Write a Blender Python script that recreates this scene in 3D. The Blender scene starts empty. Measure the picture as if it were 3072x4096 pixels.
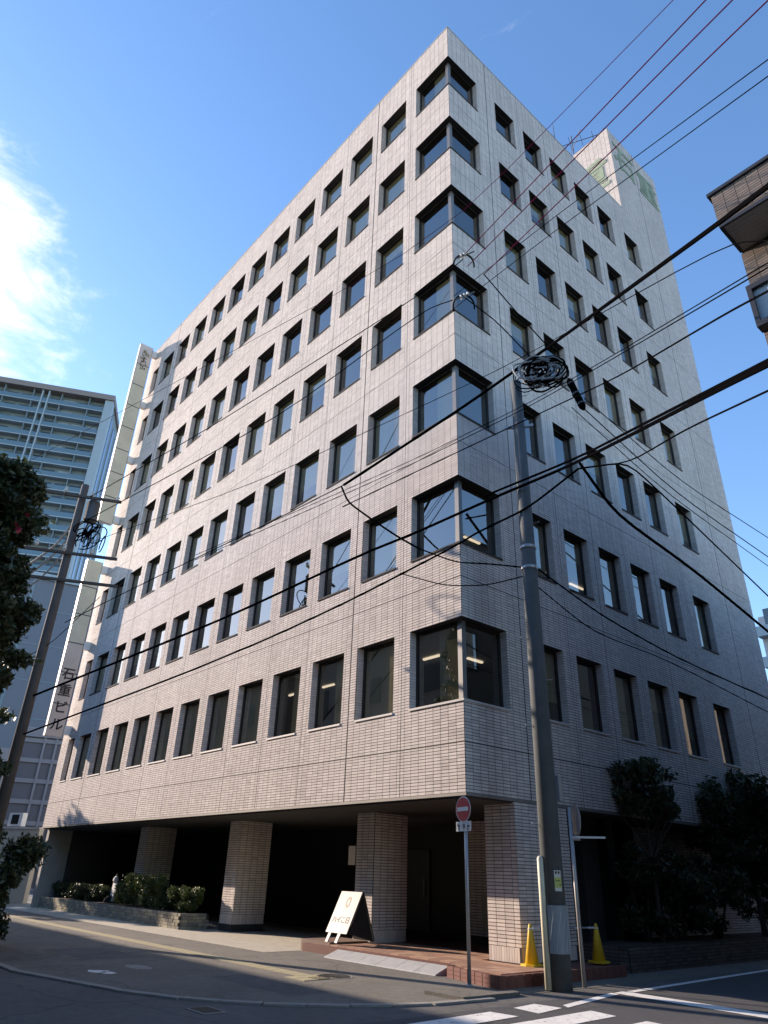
import bpy, math, random
import numpy as np
from mathutils import Vector, Matrix

# ------------------------------------------------------------------ camera, world, sun, exposure
sc = bpy.context.scene
COL = sc.collection
RM = np.array([[0.6583747649501108, 0.7521559468687378, 0.028356665298988837],
               [-0.3327344855341882, 0.3246275269424068, -0.8853839454652179],
               [-0.6751521539721141, 0.5734792065465406, 0.4639947937698925]])
CAM = np.array([10.3367, -11.2082, 1.6494])
FPX = 2779.5
cam = bpy.data.cameras.new('camera')
cam.sensor_fit = 'VERTICAL'; cam.sensor_height = 36.0; cam.lens = FPX / 4096 * 36.0
cam.clip_start = 0.05; cam.clip_end = 3000
co = bpy.data.objects.new('camera', cam); COL.objects.link(co)
m3 = Matrix((RM[0], -RM[1], -RM[2])).transposed()
co.matrix_world = Matrix.Translation(Vector(CAM)) @ m3.to_4x4()
sc.camera = co

SUN = Vector((-3.2, -1.0, 1.22)).normalized()        # towards the sun
sun = bpy.data.lights.new('sun', 'SUN'); sun.energy = 2.9; sun.angle = math.radians(0.5); sun.color = (1.0, 0.94, 0.84)
so = bpy.data.objects.new('sun', sun); COL.objects.link(so)
so.rotation_euler = SUN.to_track_quat('Z', 'Y').to_euler(); so.location = (-40, -30, 60)

w = bpy.data.worlds.new('World'); sc.world = w; w.use_nodes = True
nt = w.node_tree; N = nt.nodes; LK = nt.links
bg = N['Background']
sky = N.new('ShaderNodeTexSky'); sky.sky_type = 'NISHITA'; sky.sun_disc = False
sky.sun_elevation = math.asin(SUN.z); sky.sun_rotation = math.atan2(SUN.x, SUN.y)
sky.altitude = 20; sky.air_density = 1.0; sky.dust_density = 0.2; sky.ozone_density = 3.5
# thin cirrus, thicker towards the sun's side of the sky
tc = N.new('ShaderNodeTexCoord')
mp = N.new('ShaderNodeMapping'); mp.inputs['Scale'].default_value = (1.5, 1.5, 3.4); mp.inputs['Location'].default_value = (0.35, 0.1, 0.2)
nz = N.new('ShaderNodeTexNoise'); nz.inputs['Scale'].default_value = 3.6; nz.inputs['Detail'].default_value = 11; nz.inputs['Roughness'].default_value = 0.68; nz.inputs['Distortion'].default_value = 0.55
LK.new(tc.outputs['Generated'], mp.inputs[0]); LK.new(mp.outputs[0], nz.inputs['Vector'])
dotn = N.new('ShaderNodeVectorMath'); dotn.operation = 'DOT_PRODUCT'
dotn.inputs[1].default_value = Vector((-0.87, -0.13, 0.48)).normalized()
LK.new(tc.outputs['Generated'], dotn.inputs[0])
bias = N.new('ShaderNodeMapRange'); bias.inputs[1].default_value = 0.925; bias.inputs[2].default_value = 0.995; bias.inputs[3].default_value = -0.27; bias.inputs[4].default_value = 0.13
LK.new(dotn.outputs['Value'], bias.inputs[0])
add = N.new('ShaderNodeMath'); add.operation = 'ADD'; LK.new(nz.outputs['Fac'], add.inputs[0]); LK.new(bias.outputs[0], add.inputs[1])
ramp = N.new('ShaderNodeMapRange'); ramp.interpolation_type = 'SMOOTHSTEP'
ramp.inputs[1].default_value = 0.36; ramp.inputs[2].default_value = 0.86; ramp.inputs[3].default_value = 0.0; ramp.inputs[4].default_value = 0.80
LK.new(add.outputs[0], ramp.inputs[0])
sep = N.new('ShaderNodeSeparateXYZ'); LK.new(tc.outputs['Generated'], sep.inputs[0])
cmix = N.new('ShaderNodeMix'); cmix.data_type = 'RGBA'
cmix.inputs[7].default_value = (5.6, 5.9, 6.2, 1)
hs = N.new('ShaderNodeHueSaturation'); hs.inputs['Saturation'].default_value = 1.15; hs.inputs['Value'].default_value = 1.0
LK.new(sky.outputs[0], hs.inputs['Color'])
LK.new(ramp.outputs[0], cmix.inputs[0]); LK.new(hs.outputs[0], cmix.inputs[6])
LK.new(cmix.outputs[2], bg.inputs['Color']); bg.inputs['Strength'].default_value = 0.15

vs = sc.view_settings; vs.view_transform = 'Standard'; vs.look = 'None'; vs.exposure = 1.48; vs.gamma = 1.0; vs.use_curve_mapping = False
vs.use_white_balance = True; vs.white_balance_temperature = 7700; vs.white_balance_tint = 20      # the phone's daylight balance, on the warm side
cy = sc.cycles
cy.use_denoising = True; cy.max_bounces = 8; cy.transparent_max_bounces = 12; cy.diffuse_bounces = 4; cy.glossy_bounces = 4
cy.caustics_reflective = False; cy.caustics_refractive = False; cy.sample_clamp_indirect = 6

rng = random.Random(7); nrng = np.random.default_rng(11)

# ------------------------------------------------------------------ helpers: picture geometry -> place geometry
K = 3072 / 1659.0
def ray(u, v): return RM.T @ np.array([(u - 1536) / FPX, (v - 2048) / FPX, 1.0])
def at(u, v, d):
    r = ray(u, v); return CAM + r / np.hypot(r[0], r[1]) * d
def A(u, v, d): return Vector(at(u * K, v * K, d))

# ------------------------------------------------------------------ helpers: meshes
class MB:
    def __init__(s): s.v = []; s.f = []; s.m = []
    def quad(s, a, b, c, d, mi=0):
        n = len(s.v); s.v += [tuple(a), tuple(b), tuple(c), tuple(d)]; s.f.append((n, n + 1, n + 2, n + 3)); s.m.append(mi); return s
    def poly(s, pts, mi=0):
        n = len(s.v); s.v += [tuple(p) for p in pts]; s.f.append(tuple(range(n, n + len(pts)))); s.m.append(mi); return s
    def hexa(s, p, mi=0):       # p: 8 points, bottom ring then top ring
        n = len(s.v); s.v += [tuple(q) for q in p]
        for f in ((3, 2, 1, 0), (4, 5, 6, 7), (0, 1, 5, 4), (1, 2, 6, 5), (2, 3, 7, 6), (3, 0, 4, 7)):
            s.f.append(tuple(n + i for i in f)); s.m.append(mi)
        return s
    def box(s, x0, x1, y0, y1, z0, z1, mi=0):
        return s.hexa([(x0, y0, z0), (x1, y0, z0), (x1, y1, z0), (x0, y1, z0), (x0, y0, z1), (x1, y0, z1), (x1, y1, z1), (x0, y1, z1)], mi)
    def prism(s, pts, z0, z1, mi=0, mt=None):
        n = len(pts); b = len(s.v)
        s.v += [(p[0], p[1], z0) for p in pts] + [(p[0], p[1], z1) for p in pts]
        s.f.append(tuple(b + n + i for i in range(n))); s.m.append(mi if mt is None else mt)
        s.f.append(tuple(b + n - 1 - i for i in range(n))); s.m.append(mi)
        for i in range(n):
            j = (i + 1) % n; s.f.append((b + i, b + j, b + n + j, b + n + i)); s.m.append(mi)
        return s
    def bar(s, a, b, w, h=None, mi=0, up=(0, 0, 1)):
        a = Vector(a); b = Vector(b); h = h or w
        d = (b - a).normalized(); u = Vector(up)
        if abs(d.dot(u)) > 0.97: u = Vector((1, 0, 0))
        x = d.cross(u).normalized() * w / 2; y = x.cross(d).normalized() * h / 2
        return s.hexa([a - x - y, a + x - y, a + x + y, a - x + y, b - x - y, b + x - y, b + x + y, b - x + y], mi)
    def tube(s, pts, r, n=8, mi=0, caps=True):
        pts = [Vector(p) for p in pts]; rs = r if isinstance(r, (list, tuple)) else [r] * len(pts)
        base = len(s.v); ref = None
        for i, p in enumerate(pts):
            d = (pts[min(i + 1, len(pts) - 1)] - pts[max(i - 1, 0)])
            d = d.normalized() if d.length > 1e-9 else Vector((0, 0, 1))
            if ref is None: ref = Vector((0, 0, 1)) if abs(d.z) < 0.9 else Vector((1, 0, 0))
            x = d.cross(ref).normalized(); y = x.cross(d).normalized(); ref = y if abs(d.dot(y)) < 0.9 else ref
            for k in range(n):
                a = 2 * math.pi * k / n; s.v.append(tuple(p + (x * math.cos(a) + y * math.sin(a)) * rs[i]))
        for i in range(len(pts) - 1):
            for k in range(n):
                a = base + i * n + k; b = base + i * n + (k + 1) % n
                s.f.append((a, b, b + n, a + n)); s.m.append(mi)
        if caps:
            s.f.append(tuple(base + n - 1 - k for k in range(n))); s.m.append(mi)
            e = base + (len(pts) - 1) * n; s.f.append(tuple(e + k for k in range(n))); s.m.append(mi)
        return s
    def lathe(s, prof, c, n=16, mi=0, axis=None):
        c = Vector(c); M = Matrix.Identity(3)
        if axis is not None: M = Vector((0, 0, 1)).rotation_difference(Vector(axis)).to_matrix()
        base = len(s.v)
        for r, z in prof:
            for k in range(n):
                a = 2 * math.pi * k / n; s.v.append(tuple(c + M @ Vector((r * math.cos(a), r * math.sin(a), z))))
        for i in range(len(prof) - 1):
            for k in range(n):
                a = base + i * n + k; b = base + i * n + (k + 1) % n; s.f.append((a, b, b + n, a + n)); s.m.append(mi)
        s.f.append(tuple(base + n - 1 - k for k in range(n))); s.m.append(mi)
        e = base + (len(prof) - 1) * n; s.f.append(tuple(e + k for k in range(n))); s.m.append(mi)
        return s
    def mesh(s, name, mats, smooth=False):
        me = bpy.data.meshes.new(name); me.from_pydata(s.v, [], s.f)
        for m in (mats if isinstance(mats, (list, tuple)) else [mats]): me.materials.append(m)
        if len(me.materials) > 1: me.polygons.foreach_set('material_index', s.m)
        if smooth: me.polygons.foreach_set('use_smooth', [True] * len(s.f))
        me.update(); return me
    def build(s, name, mats, parent=None, smooth=False):
        return link(name, s.mesh(name, mats, smooth), parent)

def link(name, data, parent=None):
    o = bpy.data.objects.new(name, data); COL.objects.link(o)
    if parent is not None: o.parent = parent
    return o
def tag(o, label, cat, group=None):
    o['label'] = label; o['category'] = cat
    if group: o['group'] = group
    return o
def thing(name, label, cat, loc=(0, 0, 0), group=None):
    o = bpy.data.objects.new(name, None); COL.objects.link(o); o.location = loc; o.empty_display_size = 0.3
    return tag(o, label, cat, group)
def struct(o): o['kind'] = 'structure'; return o
def stuff(o): o['kind'] = 'stuff'; return o

# ------------------------------------------------------------------ helpers: materials
def mat(name, col, rough=0.7, var=0.0, scale=3.0, bump=0.0, bscale=40.0, metal=0.0, spec=0.5, emit=None, var2=0.0, scale2=0.4):
    m = bpy.data.materials.new(name); m.use_nodes = True
    t = m.node_tree; p = t.nodes['Principled BSDF']
    p.inputs['Base Color'].default_value = (*col, 1); p.inputs['Roughness'].default_value = rough; p.inputs['Metallic'].default_value = metal
    p.inputs['Specular IOR Level'].default_value = spec
    tcn = t.nodes.new('ShaderNodeTexCoord')
    src = None
    for v, sc_, det in ((var, scale, 6), (var2, scale2, 4)):
        if v <= 0: continue
        n = t.nodes.new('ShaderNodeTexNoise'); n.inputs['Scale'].default_value = sc_; n.inputs['Detail'].default_value = det; n.inputs['Roughness'].default_value = 0.65
        t.links.new(tcn.outputs['Object'], n.inputs['Vector'])
        r = t.nodes.new('ShaderNodeMapRange'); r.inputs[1].default_value = 0.25; r.inputs[2].default_value = 0.75
        r.inputs[3].default_value = 1 - v; r.inputs[4].default_value = 1 + v
        t.links.new(n.outputs['Fac'], r.inputs[0])
        mul = t.nodes.new('ShaderNodeMix'); mul.data_type = 'RGBA'; mul.blend_type = 'MULTIPLY'; mul.inputs[0].default_value = 1
        if src is None: mul.inputs[6].default_value = (*col, 1)
        else: t.links.new(src, mul.inputs[6])
        t.links.new(r.outputs[0], mul.inputs[7]); src = mul.outputs[2]
    if src is not None: t.links.new(src, p.inputs['Base Color'])
    if bump > 0:
        n = t.nodes.new('ShaderNodeTexNoise'); n.inputs['Scale'].default_value = bscale; n.inputs['Detail'].default_value = 5
        t.links.new(tcn.outputs['Object'], n.inputs['Vector'])
        b = t.nodes.new('ShaderNodeBump'); b.inputs['Strength'].default_value = bump; b.inputs['Distance'].default_value = 0.02
        t.links.new(n.outputs['Fac'], b.inputs['Height']); t.links.new(b.outputs[0], p.inputs['Normal'])
    if emit:
        p.inputs['Emission Color'].default_value = (*emit[0], 1); p.inputs['Emission Strength'].default_value = emit[1]
    return m

def tile_mat(name, lo, hi, use_attr, rough=0.8):
    m = bpy.data.materials.new(name); m.use_nodes = True; t = m.node_tree; p = t.nodes['Principled BSDF']
    mix = t.nodes.new('ShaderNodeMix'); mix.data_type = 'RGBA'; mix.inputs[6].default_value = (*lo, 1); mix.inputs[7].default_value = (*hi, 1)
    if use_attr:
        a = t.nodes.new('ShaderNodeAttribute'); a.attribute_name = 'tone'; t.links.new(a.outputs['Fac'], mix.inputs[0])
    else:
        a = t.nodes.new('ShaderNodeObjectInfo'); t.links.new(a.outputs['Random'], mix.inputs[0])
    g = t.nodes.new('ShaderNodeNewGeometry')
    # weathering: faint vertical rain streaks and large blotches, in place coordinates
    mp_ = t.nodes.new('ShaderNodeMapping'); mp_.inputs['Scale'].default_value = (3.0, 3.0, 0.16); t.links.new(g.outputs['Position'], mp_.inputs[0])
    n = t.nodes.new('ShaderNodeTexNoise'); n.inputs['Scale'].default_value = 1.3; n.inputs['Detail'].default_value = 6; n.inputs['Roughness'].default_value = 0.7
    t.links.new(mp_.outputs[0], n.inputs['Vector'])
    r = t.nodes.new('ShaderNodeMapRange'); r.inputs[1].default_value = 0.3; r.inputs[2].default_value = 0.72; r.inputs[3].default_value = 1.04; r.inputs[4].default_value = 0.84
    t.links.new(n.outputs['Fac'], r.inputs[0])
    n2 = t.nodes.new('ShaderNodeTexNoise'); n2.inputs['Scale'].default_value = 0.35; n2.inputs['Detail'].default_value = 5
    t.links.new(g.outputs['Position'], n2.inputs['Vector'])
    r2 = t.nodes.new('ShaderNodeMapRange'); r2.inputs[1].default_value = 0.3; r2.inputs[2].default_value = 0.7; r2.inputs[3].default_value = 0.93; r2.inputs[4].default_value = 1.06
    t.links.new(n2.outputs['Fac'], r2.inputs[0])
    mu = t.nodes.new('ShaderNodeMath'); mu.operation = 'MULTIPLY'; t.links.new(r.outputs[0], mu.inputs[0]); t.links.new(r2.outputs[0], mu.inputs[1])
    mm = t.nodes.new('ShaderNodeMix'); mm.data_type = 'RGBA'; mm.blend_type = 'MULTIPLY'; mm.inputs[0].default_value = 1
    t.links.new(mix.outputs[2], mm.inputs[6]); t.links.new(mu.outputs[0], mm.inputs[7]); t.links.new(mm.outputs[2], p.inputs['Base Color'])
    p.inputs['Roughness'].default_value = rough; p.inputs['Specular IOR Level'].default_value = 0.12
    return m

def glass_mat(name, tint, base, ior=1.5, wob=0.0):
    m = bpy.data.materials.new(name); m.use_nodes = True; t = m.node_tree; t.nodes.remove(t.nodes['Principled BSDF'])
    out = t.nodes['Material Output']
    tr = t.nodes.new('ShaderNodeBsdfTransparent'); tr.inputs[0].default_value = (*tint, 1)
    gl = t.nodes.new('ShaderNodeBsdfGlossy'); gl.inputs['Roughness'].default_value = 0.01; gl.inputs['Color'].default_value = (1.0, 0.97, 0.91, 1)
    fr = t.nodes.new('ShaderNodeFresnel')
    gb = t.nodes.new('ShaderNodeNewGeometry'); io = t.nodes.new('ShaderNodeMapRange'); io.inputs[3].default_value = ior; io.inputs[4].default_value = 1 / ior
    t.links.new(gb.outputs['Backfacing'], io.inputs[0]); t.links.new(io.outputs[0], fr.inputs['IOR'])      # a thin pane reflects alike from both sides
    r = t.nodes.new('ShaderNodeMapRange'); r.inputs[1].default_value = 0.0; r.inputs[2].default_value = 1.0; r.inputs[3].default_value = base; r.inputs[4].default_value = 1.0
    t.links.new(fr.outputs[0], r.inputs[0])
    if wob > 0:
        g = t.nodes.new('ShaderNodeNewGeometry'); n = t.nodes.new('ShaderNodeTexNoise'); n.inputs['Scale'].default_value = 0.9; n.inputs['Detail'].default_value = 1
        t.links.new(g.outputs['Position'], n.inputs['Vector'])
        b = t.nodes.new('ShaderNodeBump'); b.inputs['Strength'].default_value = wob; b.inputs['Distance'].default_value = 0.05
        t.links.new(n.outputs['Fac'], b.inputs['Height']); t.links.new(b.outputs[0], gl.inputs['Normal'])
    mx = t.nodes.new('ShaderNodeMixShader'); t.links.new(r.outputs[0], mx.inputs[0]); t.links.new(tr.outputs[0], mx.inputs[1]); t.links.new(gl.outputs[0], mx.inputs[2])
    t.links.new(mx.outputs[0], out.inputs['Surface']); return m

def leaf_mat(name, a, b, tl=0.25):
    m = bpy.data.materials.new(name); m.use_nodes = True; t = m.node_tree; p = t.nodes['Principled BSDF']
    at_ = t.nodes.new('ShaderNodeAttribute'); at_.attribute_name = 'tone'
    mix = t.nodes.new('ShaderNodeMix'); mix.data_type = 'RGBA'; mix.inputs[6].default_value = (*a, 1); mix.inputs[7].default_value = (*b, 1)
    t.links.new(at_.outputs['Fac'], mix.inputs[0]); t.links.new(mix.outputs[2], p.inputs['Base Color']); p.inputs['Roughness'].default_value = 0.45
    tr = t.nodes.new('ShaderNodeBsdfTranslucent'); t.links.new(mix.outputs[2], tr.inputs[0])
    mx = t.nodes.new('ShaderNodeMixShader'); mx.inputs[0].default_value = tl
    t.links.new(p.outputs[0], mx.inputs[1]); t.links.new(tr.outputs[0], mx.inputs[2]); t.links.new(mx.outputs[0], t.nodes['Material Output'].inputs['Surface'])
    return m

TLO, THI = (0.60, 0.535, 0.50), (0.80, 0.725, 0.675)
M_TILE = tile_mat('beige_wall_tile', TLO, THI, True)
M_TILE1 = tile_mat('beige_single_tile', TLO, THI, False)
M_GROUT = mat('grout', (0.045, 0.04, 0.039), 0.9, 0.15, 2.0)
M_FRAME = mat('bronze_window_frame', (0.030, 0.026, 0.023), 0.45)
M_ALU = mat('aluminium_corner_post', (0.19, 0.185, 0.18), 0.45, metal=0.3)
M_SILL = mat('pale_sill', (0.48, 0.46, 0.44), 0.6, 0.1, 4)
M_GLASS = glass_mat('tinted_window_glass', (0.62, 0.61, 0.52), 0.17, 1.55, 0.02)
M_BLIND = mat('cream_blind', (0.50, 0.45, 0.33), 0.9, 0.06, 6)
M_INT = mat('interior_plaster', (0.34, 0.33, 0.31), 0.9)
M_TUBE = mat('fluorescent_tube', (0.9, 0.9, 0.9), 0.5, emit=((1.0, 0.97, 0.9), 0.5))
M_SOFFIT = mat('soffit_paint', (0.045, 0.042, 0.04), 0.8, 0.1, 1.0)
M_TRIM = mat('drip_trim', (0.22, 0.20, 0.18), 0.5)
M_CONC = mat('concrete', (0.33, 0.32, 0.30), 0.85, 0.14, 2.5, 0.1, 60)
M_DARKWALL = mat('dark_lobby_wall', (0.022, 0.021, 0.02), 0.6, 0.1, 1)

# ------------------------------------------------------------------ building numbers
L, D, ROOF, SOF = 26.37, 16.93, 30.86, 3.214
CP, RP = 0.235, 0.067                      # tile pitch
def sz(z): return SOF + round((z - SOF) / RP) * RP
TZ = {i: sz(v * 1.08 + 0.2) for i, v in zip(range(2, 9), (6.278, 9.744, 13.184, 16.625, 19.978, 23.332, 26.678))}
BZ = {i: sz(v * 1.08 + 0.2) for i, v in zip(range(2, 9), (4.5, 8.011, 11.512, 14.909, 18.28, 21.702, 25.046))}
OL, BL, WL, CL = 2.292, 2.029, 1.4375, 1.72
OR, BR, WR, RX, CR = 2.631, 1.7615, 1.1815, 0.468, 1.561
P1, PT = 12.22, 37.14
LWIN = [(OL + k * BL, OL + k * BL + (WL if k < 11 else 0.82)) for k in range(12)]
RWIN = [(OR + k * BR + (RX if k == 5 else 0), OR + k * BR + WR + (RX if k == 5 else 0)) for k in range(6)]
REC = 0.27
HJ = [sz(BZ[i] - 0.84) for i in range(2, 9)]
ROOF = sz(ROOF)

# ------------------------------------------------------------------ ground, roads, pavements
M_ASPH = mat('asphalt', (0.105, 0.104, 0.103), 0.9, 0.22, 5.0, 0.35, 160, var2=0.25, scale2=0.35)
M_ASPH2 = mat('footway_asphalt', (0.150, 0.140, 0.122), 0.9, 0.20, 6.0, 0.35, 150, var2=0.22, scale2=0.5)
M_ROAD = mat('road_asphalt', (0.060, 0.062, 0.068), 0.9, 0.20, 7.0, 0.35, 170, var2=0.25, scale2=0.3)
M_KERB = mat('kerb_concrete', (0.27, 0.26, 0.24), 0.85, 0.2, 5, 0.2, 60)
M_WHITE = mat('road_paint', (0.74, 0.74, 0.72), 0.7, 0.10, 7, 0.1, 90, var2=0.10, scale2=1.4)
M_YEL = mat('tactile_yellow', (0.36, 0.325, 0.21), 0.8, 0.18, 8)
M_PAVER = mat('terracotta_paver', (0.36, 0.20, 0.135), 0.75, 0.18, 5)
M_BRICKR = mat('dark_red_brick', (0.155, 0.058, 0.045), 0.75, 0.2, 6)
M_IRON = mat('cast_iron', (0.05, 0.05, 0.05), 0.6, metal=0.4)

def crackle(m, scale, dark, width):
    t = m.node_tree; p = t.nodes['Principled BSDF']; src = p.inputs['Base Color'].links[0].from_socket
    g = t.nodes.new('ShaderNodeNewGeometry'); n = t.nodes.new('ShaderNodeTexNoise'); n.inputs['Scale'].default_value = 1.4; n.inputs['Detail'].default_value = 5
    t.links.new(g.outputs['Position'], n.inputs['Vector'])
    mixv = t.nodes.new('ShaderNodeMix'); mixv.data_type = 'VECTOR'; mixv.inputs[0].default_value = 0.35
    t.links.new(g.outputs['Position'], mixv.inputs[4]); t.links.new(n.outputs['Color'], mixv.inputs[5])
    v = t.nodes.new('ShaderNodeTexVoronoi'); v.feature = 'DISTANCE_TO_EDGE'; v.inputs['Scale'].default_value = scale; t.links.new(mixv.outputs[1], v.inputs['Vector'])
    r = t.nodes.new('ShaderNodeMapRange'); r.inputs[1].default_value = 0.0; r.inputs[2].default_value = width; r.inputs[3].default_value = dark; r.inputs[4].default_value = 1.0; t.links.new(v.outputs['Distance'], r.inputs[0])
    sp = t.nodes.new('ShaderNodeTexNoise'); sp.inputs['Scale'].default_value = 55; sp.inputs['Detail'].default_value = 2; t.links.new(g.outputs['Position'], sp.inputs['Vector'])
    r2 = t.nodes.new('ShaderNodeMapRange'); r2.inputs[1].default_value = 0.3; r2.inputs[2].default_value = 0.7; r2.inputs[3].default_value = 0.72; r2.inputs[4].default_value = 1.3; t.links.new(sp.outputs['Fac'], r2.inputs[0])
    mu = t.nodes.new('ShaderNodeMath'); mu.operation = 'MULTIPLY'; t.links.new(r.outputs[0], mu.inputs[0]); t.links.new(r2.outputs[0], mu.inputs[1])
    mm = t.nodes.new('ShaderNodeMix'); mm.data_type = 'RGBA'; mm.blend_type = 'MULTIPLY'; mm.inputs[0].default_value = 1; t.links.new(src, mm.inputs[6]); t.links.new(mu.outputs[0], mm.inputs[7])
    t.links.new(mm.outputs[2], p.inputs['Base Color'])
crackle(M_ASPH, 0.35, 0.62, 0.010); crackle(M_ASPH2, 0.45, 0.66, 0.010); crackle(M_ROAD, 0.3, 0.7, 0.008)
struct(MB().quad((-700, -700, 0), (700, -700, 0), (700, 700, 0), (-700, 700, 0)).build('ground', M_ASPH))
# footway along the left street, with a rounded corner at the crossing
fw = [(-120, 3.5), (-120, -6.75), (-4.6, -6.44)]
for k in range(9):
    a = math.radians(-80 + k * 10); fw.append((-3.2 + 4.75 * math.cos(a) , -1.6 + 4.4 * math.sin(a) ))
fw += [(1.55, -1.6), (1.62, 1.2), (2.0, 16), (2.3, 90), (-6, 90), (-6, 3.5)]
fo = MB().poly([(x, y, 0.004) for x, y in fw]).build('footway', M_ASPH2); struct(fo)
ks = MB().box(-0.296, 0.296, -0.075, 0.075, 0.0, 0.028).mesh('kerb_stone', M_KERB)
kt = struct(MB().poly([(x, y, 0.006) for x, y in fw[1:13]] + [(x * 0.999 - 0.02, y + 0.03, 0.006) for x, y in fw[12:0:-1]]).build('gutter_bed', M_ASPH2))
edge = fw[1:13]; carry = 0.0
for (x0, y0), (x1, y1) in zip(edge[:-1], edge[1:]):
    d = Vector((x1 - x0, y1 - y0, 0)); Ln = d.length; d.normalize(); n = Vector((d.y, -d.x, 0)) * 0.08; q = carry
    while q < Ln:
        p = Vector((x0, y0, 0)) + d * q + n
        if p.x > -34:
            o = link('kerb_stone', ks, kt); o.location = (p.x, p.y, 0.002); o.rotation_euler = (0, 0, math.atan2(d.y, d.x))
        q += 0.605
    carry = q - Ln
gr = thing('drain_grate', 'dark slotted drain grate in the gutter at the footway corner', 'drain grate', (0.35, -5.55, 0.004))
MB().box(-0.26, 0.26, -0.17, 0.17, 0, 0.006).build('frame', M_KERB, gr)
for k in range(8): MB().box(-0.21 + k * 0.055, -0.18 + k * 0.055, -0.13, 0.13, 0.006, 0.012).build('slot', M_IRON, gr)
for (a, b, c_, d_) in ((-8.2, -5.9, -4.9, -3.6), (-2.6, -0.2, -3.9, -3.1), (-13.5, -11.0, -3.2, -2.6)):
    struct(MB().quad((a, c_, 0.0065), (b, c_ + 0.05, 0.0065), (b + 0.04, d_, 0.0065), (a, d_ - 0.03, 0.0065)).build('asphalt_patch', M_ASPH))
struct(MB().quad((2.12, -40, 0.003), (6.2, -40, 0.003), (6.6, 120, 0.003), (2.25, 120, 0.003)).build('side_road', M_ROAD))
t = M_WHITE.node_tree; p = t.nodes['Principled BSDF']; src = p.inputs['Base Color'].links[0].from_socket
g_ = t.nodes.new('ShaderNodeNewGeometry'); n_ = t.nodes.new('ShaderNodeTexNoise'); n_.inputs['Scale'].default_value = 9; n_.inputs['Detail'].default_value = 9; n_.inputs['Roughness'].default_value = 0.75
t.links.new(g_.outputs['Position'], n_.inputs['Vector'])
r_ = t.nodes.new('ShaderNodeMapRange'); r_.inputs[1].default_value = 0.56; r_.inputs[2].default_value = 0.66; t.links.new(n_.outputs['Fac'], r_.inputs[0])
mw = t.nodes.new('ShaderNodeMix'); mw.data_type = 'RGBA'; mw.inputs[7].default_value = (0.16, 0.16, 0.16, 1); t.links.new(r_.outputs[0], mw.inputs[0]); t.links.new(src, mw.inputs[6]); t.links.new(mw.outputs[2], p.inputs['Base Color'])
# painted road markings
def marking(name, pts, label, group=None):
    o = MB().poly([(x, y, 0.0085) for x, y in pts]).build(name, M_WHITE); return tag(o, label, 'road marking', group)
marking('edge_line', [(2.24, 1.50), (2.38, 1.50), (2.02, 8.0), (2.2, 60), (2.06, 60), (1.88, 8.0)], 'thin white edge line running away along the side street')
marking('edge_line', [(2.21, 1.10), (2.37, 1.08), (2.76, -0.90), (2.58, -0.78)], 'short white line bending from the stop line towards the crossing')
marking('stop_line', [(2.20, 1.47), (6.05, 1.32), (6.05, 0.86), (2.24, 1.12)], 'broad white stop line across the mouth of the side street')
zg = 'white zebra crossing stripes'
marking('zebra_stripe', [(2.36, -1.66), (2.28, -1.08), (2.74, -1.02), (2.86, -1.72)], 'smallest white crossing patch just in front of the utility pole', zg)
marking('zebra_stripe', [(2.40, -2.22), (2.86, -2.16), (2.99, -4.4), (2.50, -4.4)], 'white crossing stripe at the bottom edge below the no entry sign', zg)
marking('zebra_stripe', [(3.10, -0.82), (3.57, -0.90), (3.72, -4.2), (3.22, -4.2)], 'wide white crossing stripe right of the bottom centre', zg)
marking('zebra_stripe', [(4.02, -0.87), (4.46, -0.92), (4.6, -4.0), (4.12, -4.0)], 'white crossing stripe cut by the bottom edge at the right', zg)
wm = MB()
for (cx, cy, s, k) in ((-4.05, -5.30, 0.26, 7), (-3.78, -5.22, 0.20, 6)):
    wm.poly([(cx + s * (0.6 + 0.5 * nrng.random()) * math.cos(a) * 1.1, cy + s * (0.4 + 0.5 * nrng.random()) * math.sin(a), 0.0085) for a in np.linspace(0, 6.28, k, endpoint=False)])
tag(wm.build('white_patch', M_WHITE), 'ragged white patches on the dark footway at lower left', 'road marking')  # two ragged white patches laid on the footway
tag(MB().poly([(-4.35 + 0.42 * math.cos(a), -4.42 + 0.2 * math.sin(a), 0.0085) for a in np.linspace(0, 6.28, 14, endpoint=False)]).build('footway_patch', M_KERB), 'pale oval patch in the dark footway', 'road patch')  # flat pale oval laid on the footway
mh = thing('manhole_cover', 'small round dark manhole cover at the end of the yellow tactile strip', 'manhole cover', (-1.63, -1.9, 0.004))
MB().lathe([(0.31, 0.0), (0.31, 0.012), (0.27, 0.014)], (0, 0, 0), 24).build('lid', M_IRON, mh)
MB().lathe([(0.36, 0.0), (0.36, 0.006)], (0, 0, 0), 24).build('rim', M_KERB, mh)

# tactile paving blocks
tp = thing('tactile_paving', 'long strip of dull yellow tactile blocks along the footway', 'tactile paving', (-10, -2.3, 0.004))
tbm = MB().box(-0.146, 0.146, -0.146, 0.146, 0, 0.010)
for k in range(4): tbm.box(-0.125, 0.125, -0.115 + k * 0.066, -0.085 + k * 0.066, 0.010, 0.014)
tbm = tbm.mesh('tactile_block', M_YEL)
for k in range(100):
    o = link('tactile_block', tbm, tp); o.location = (-20.0 + k * 0.3, 0.0 + 0.04 * math.sin(k * 0.2) * 0.2, 0.0)
    if -20.0 + k * 0.3 > 8.2: break
for dx, dy in ((8.5, 0.0), (8.5, 0.3), (8.5, -0.3), (8.2, 0.3), (8.2, -0.3)):
    o = link('tactile_block', tbm, tp); o.location = (dx, dy, 0)

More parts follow.
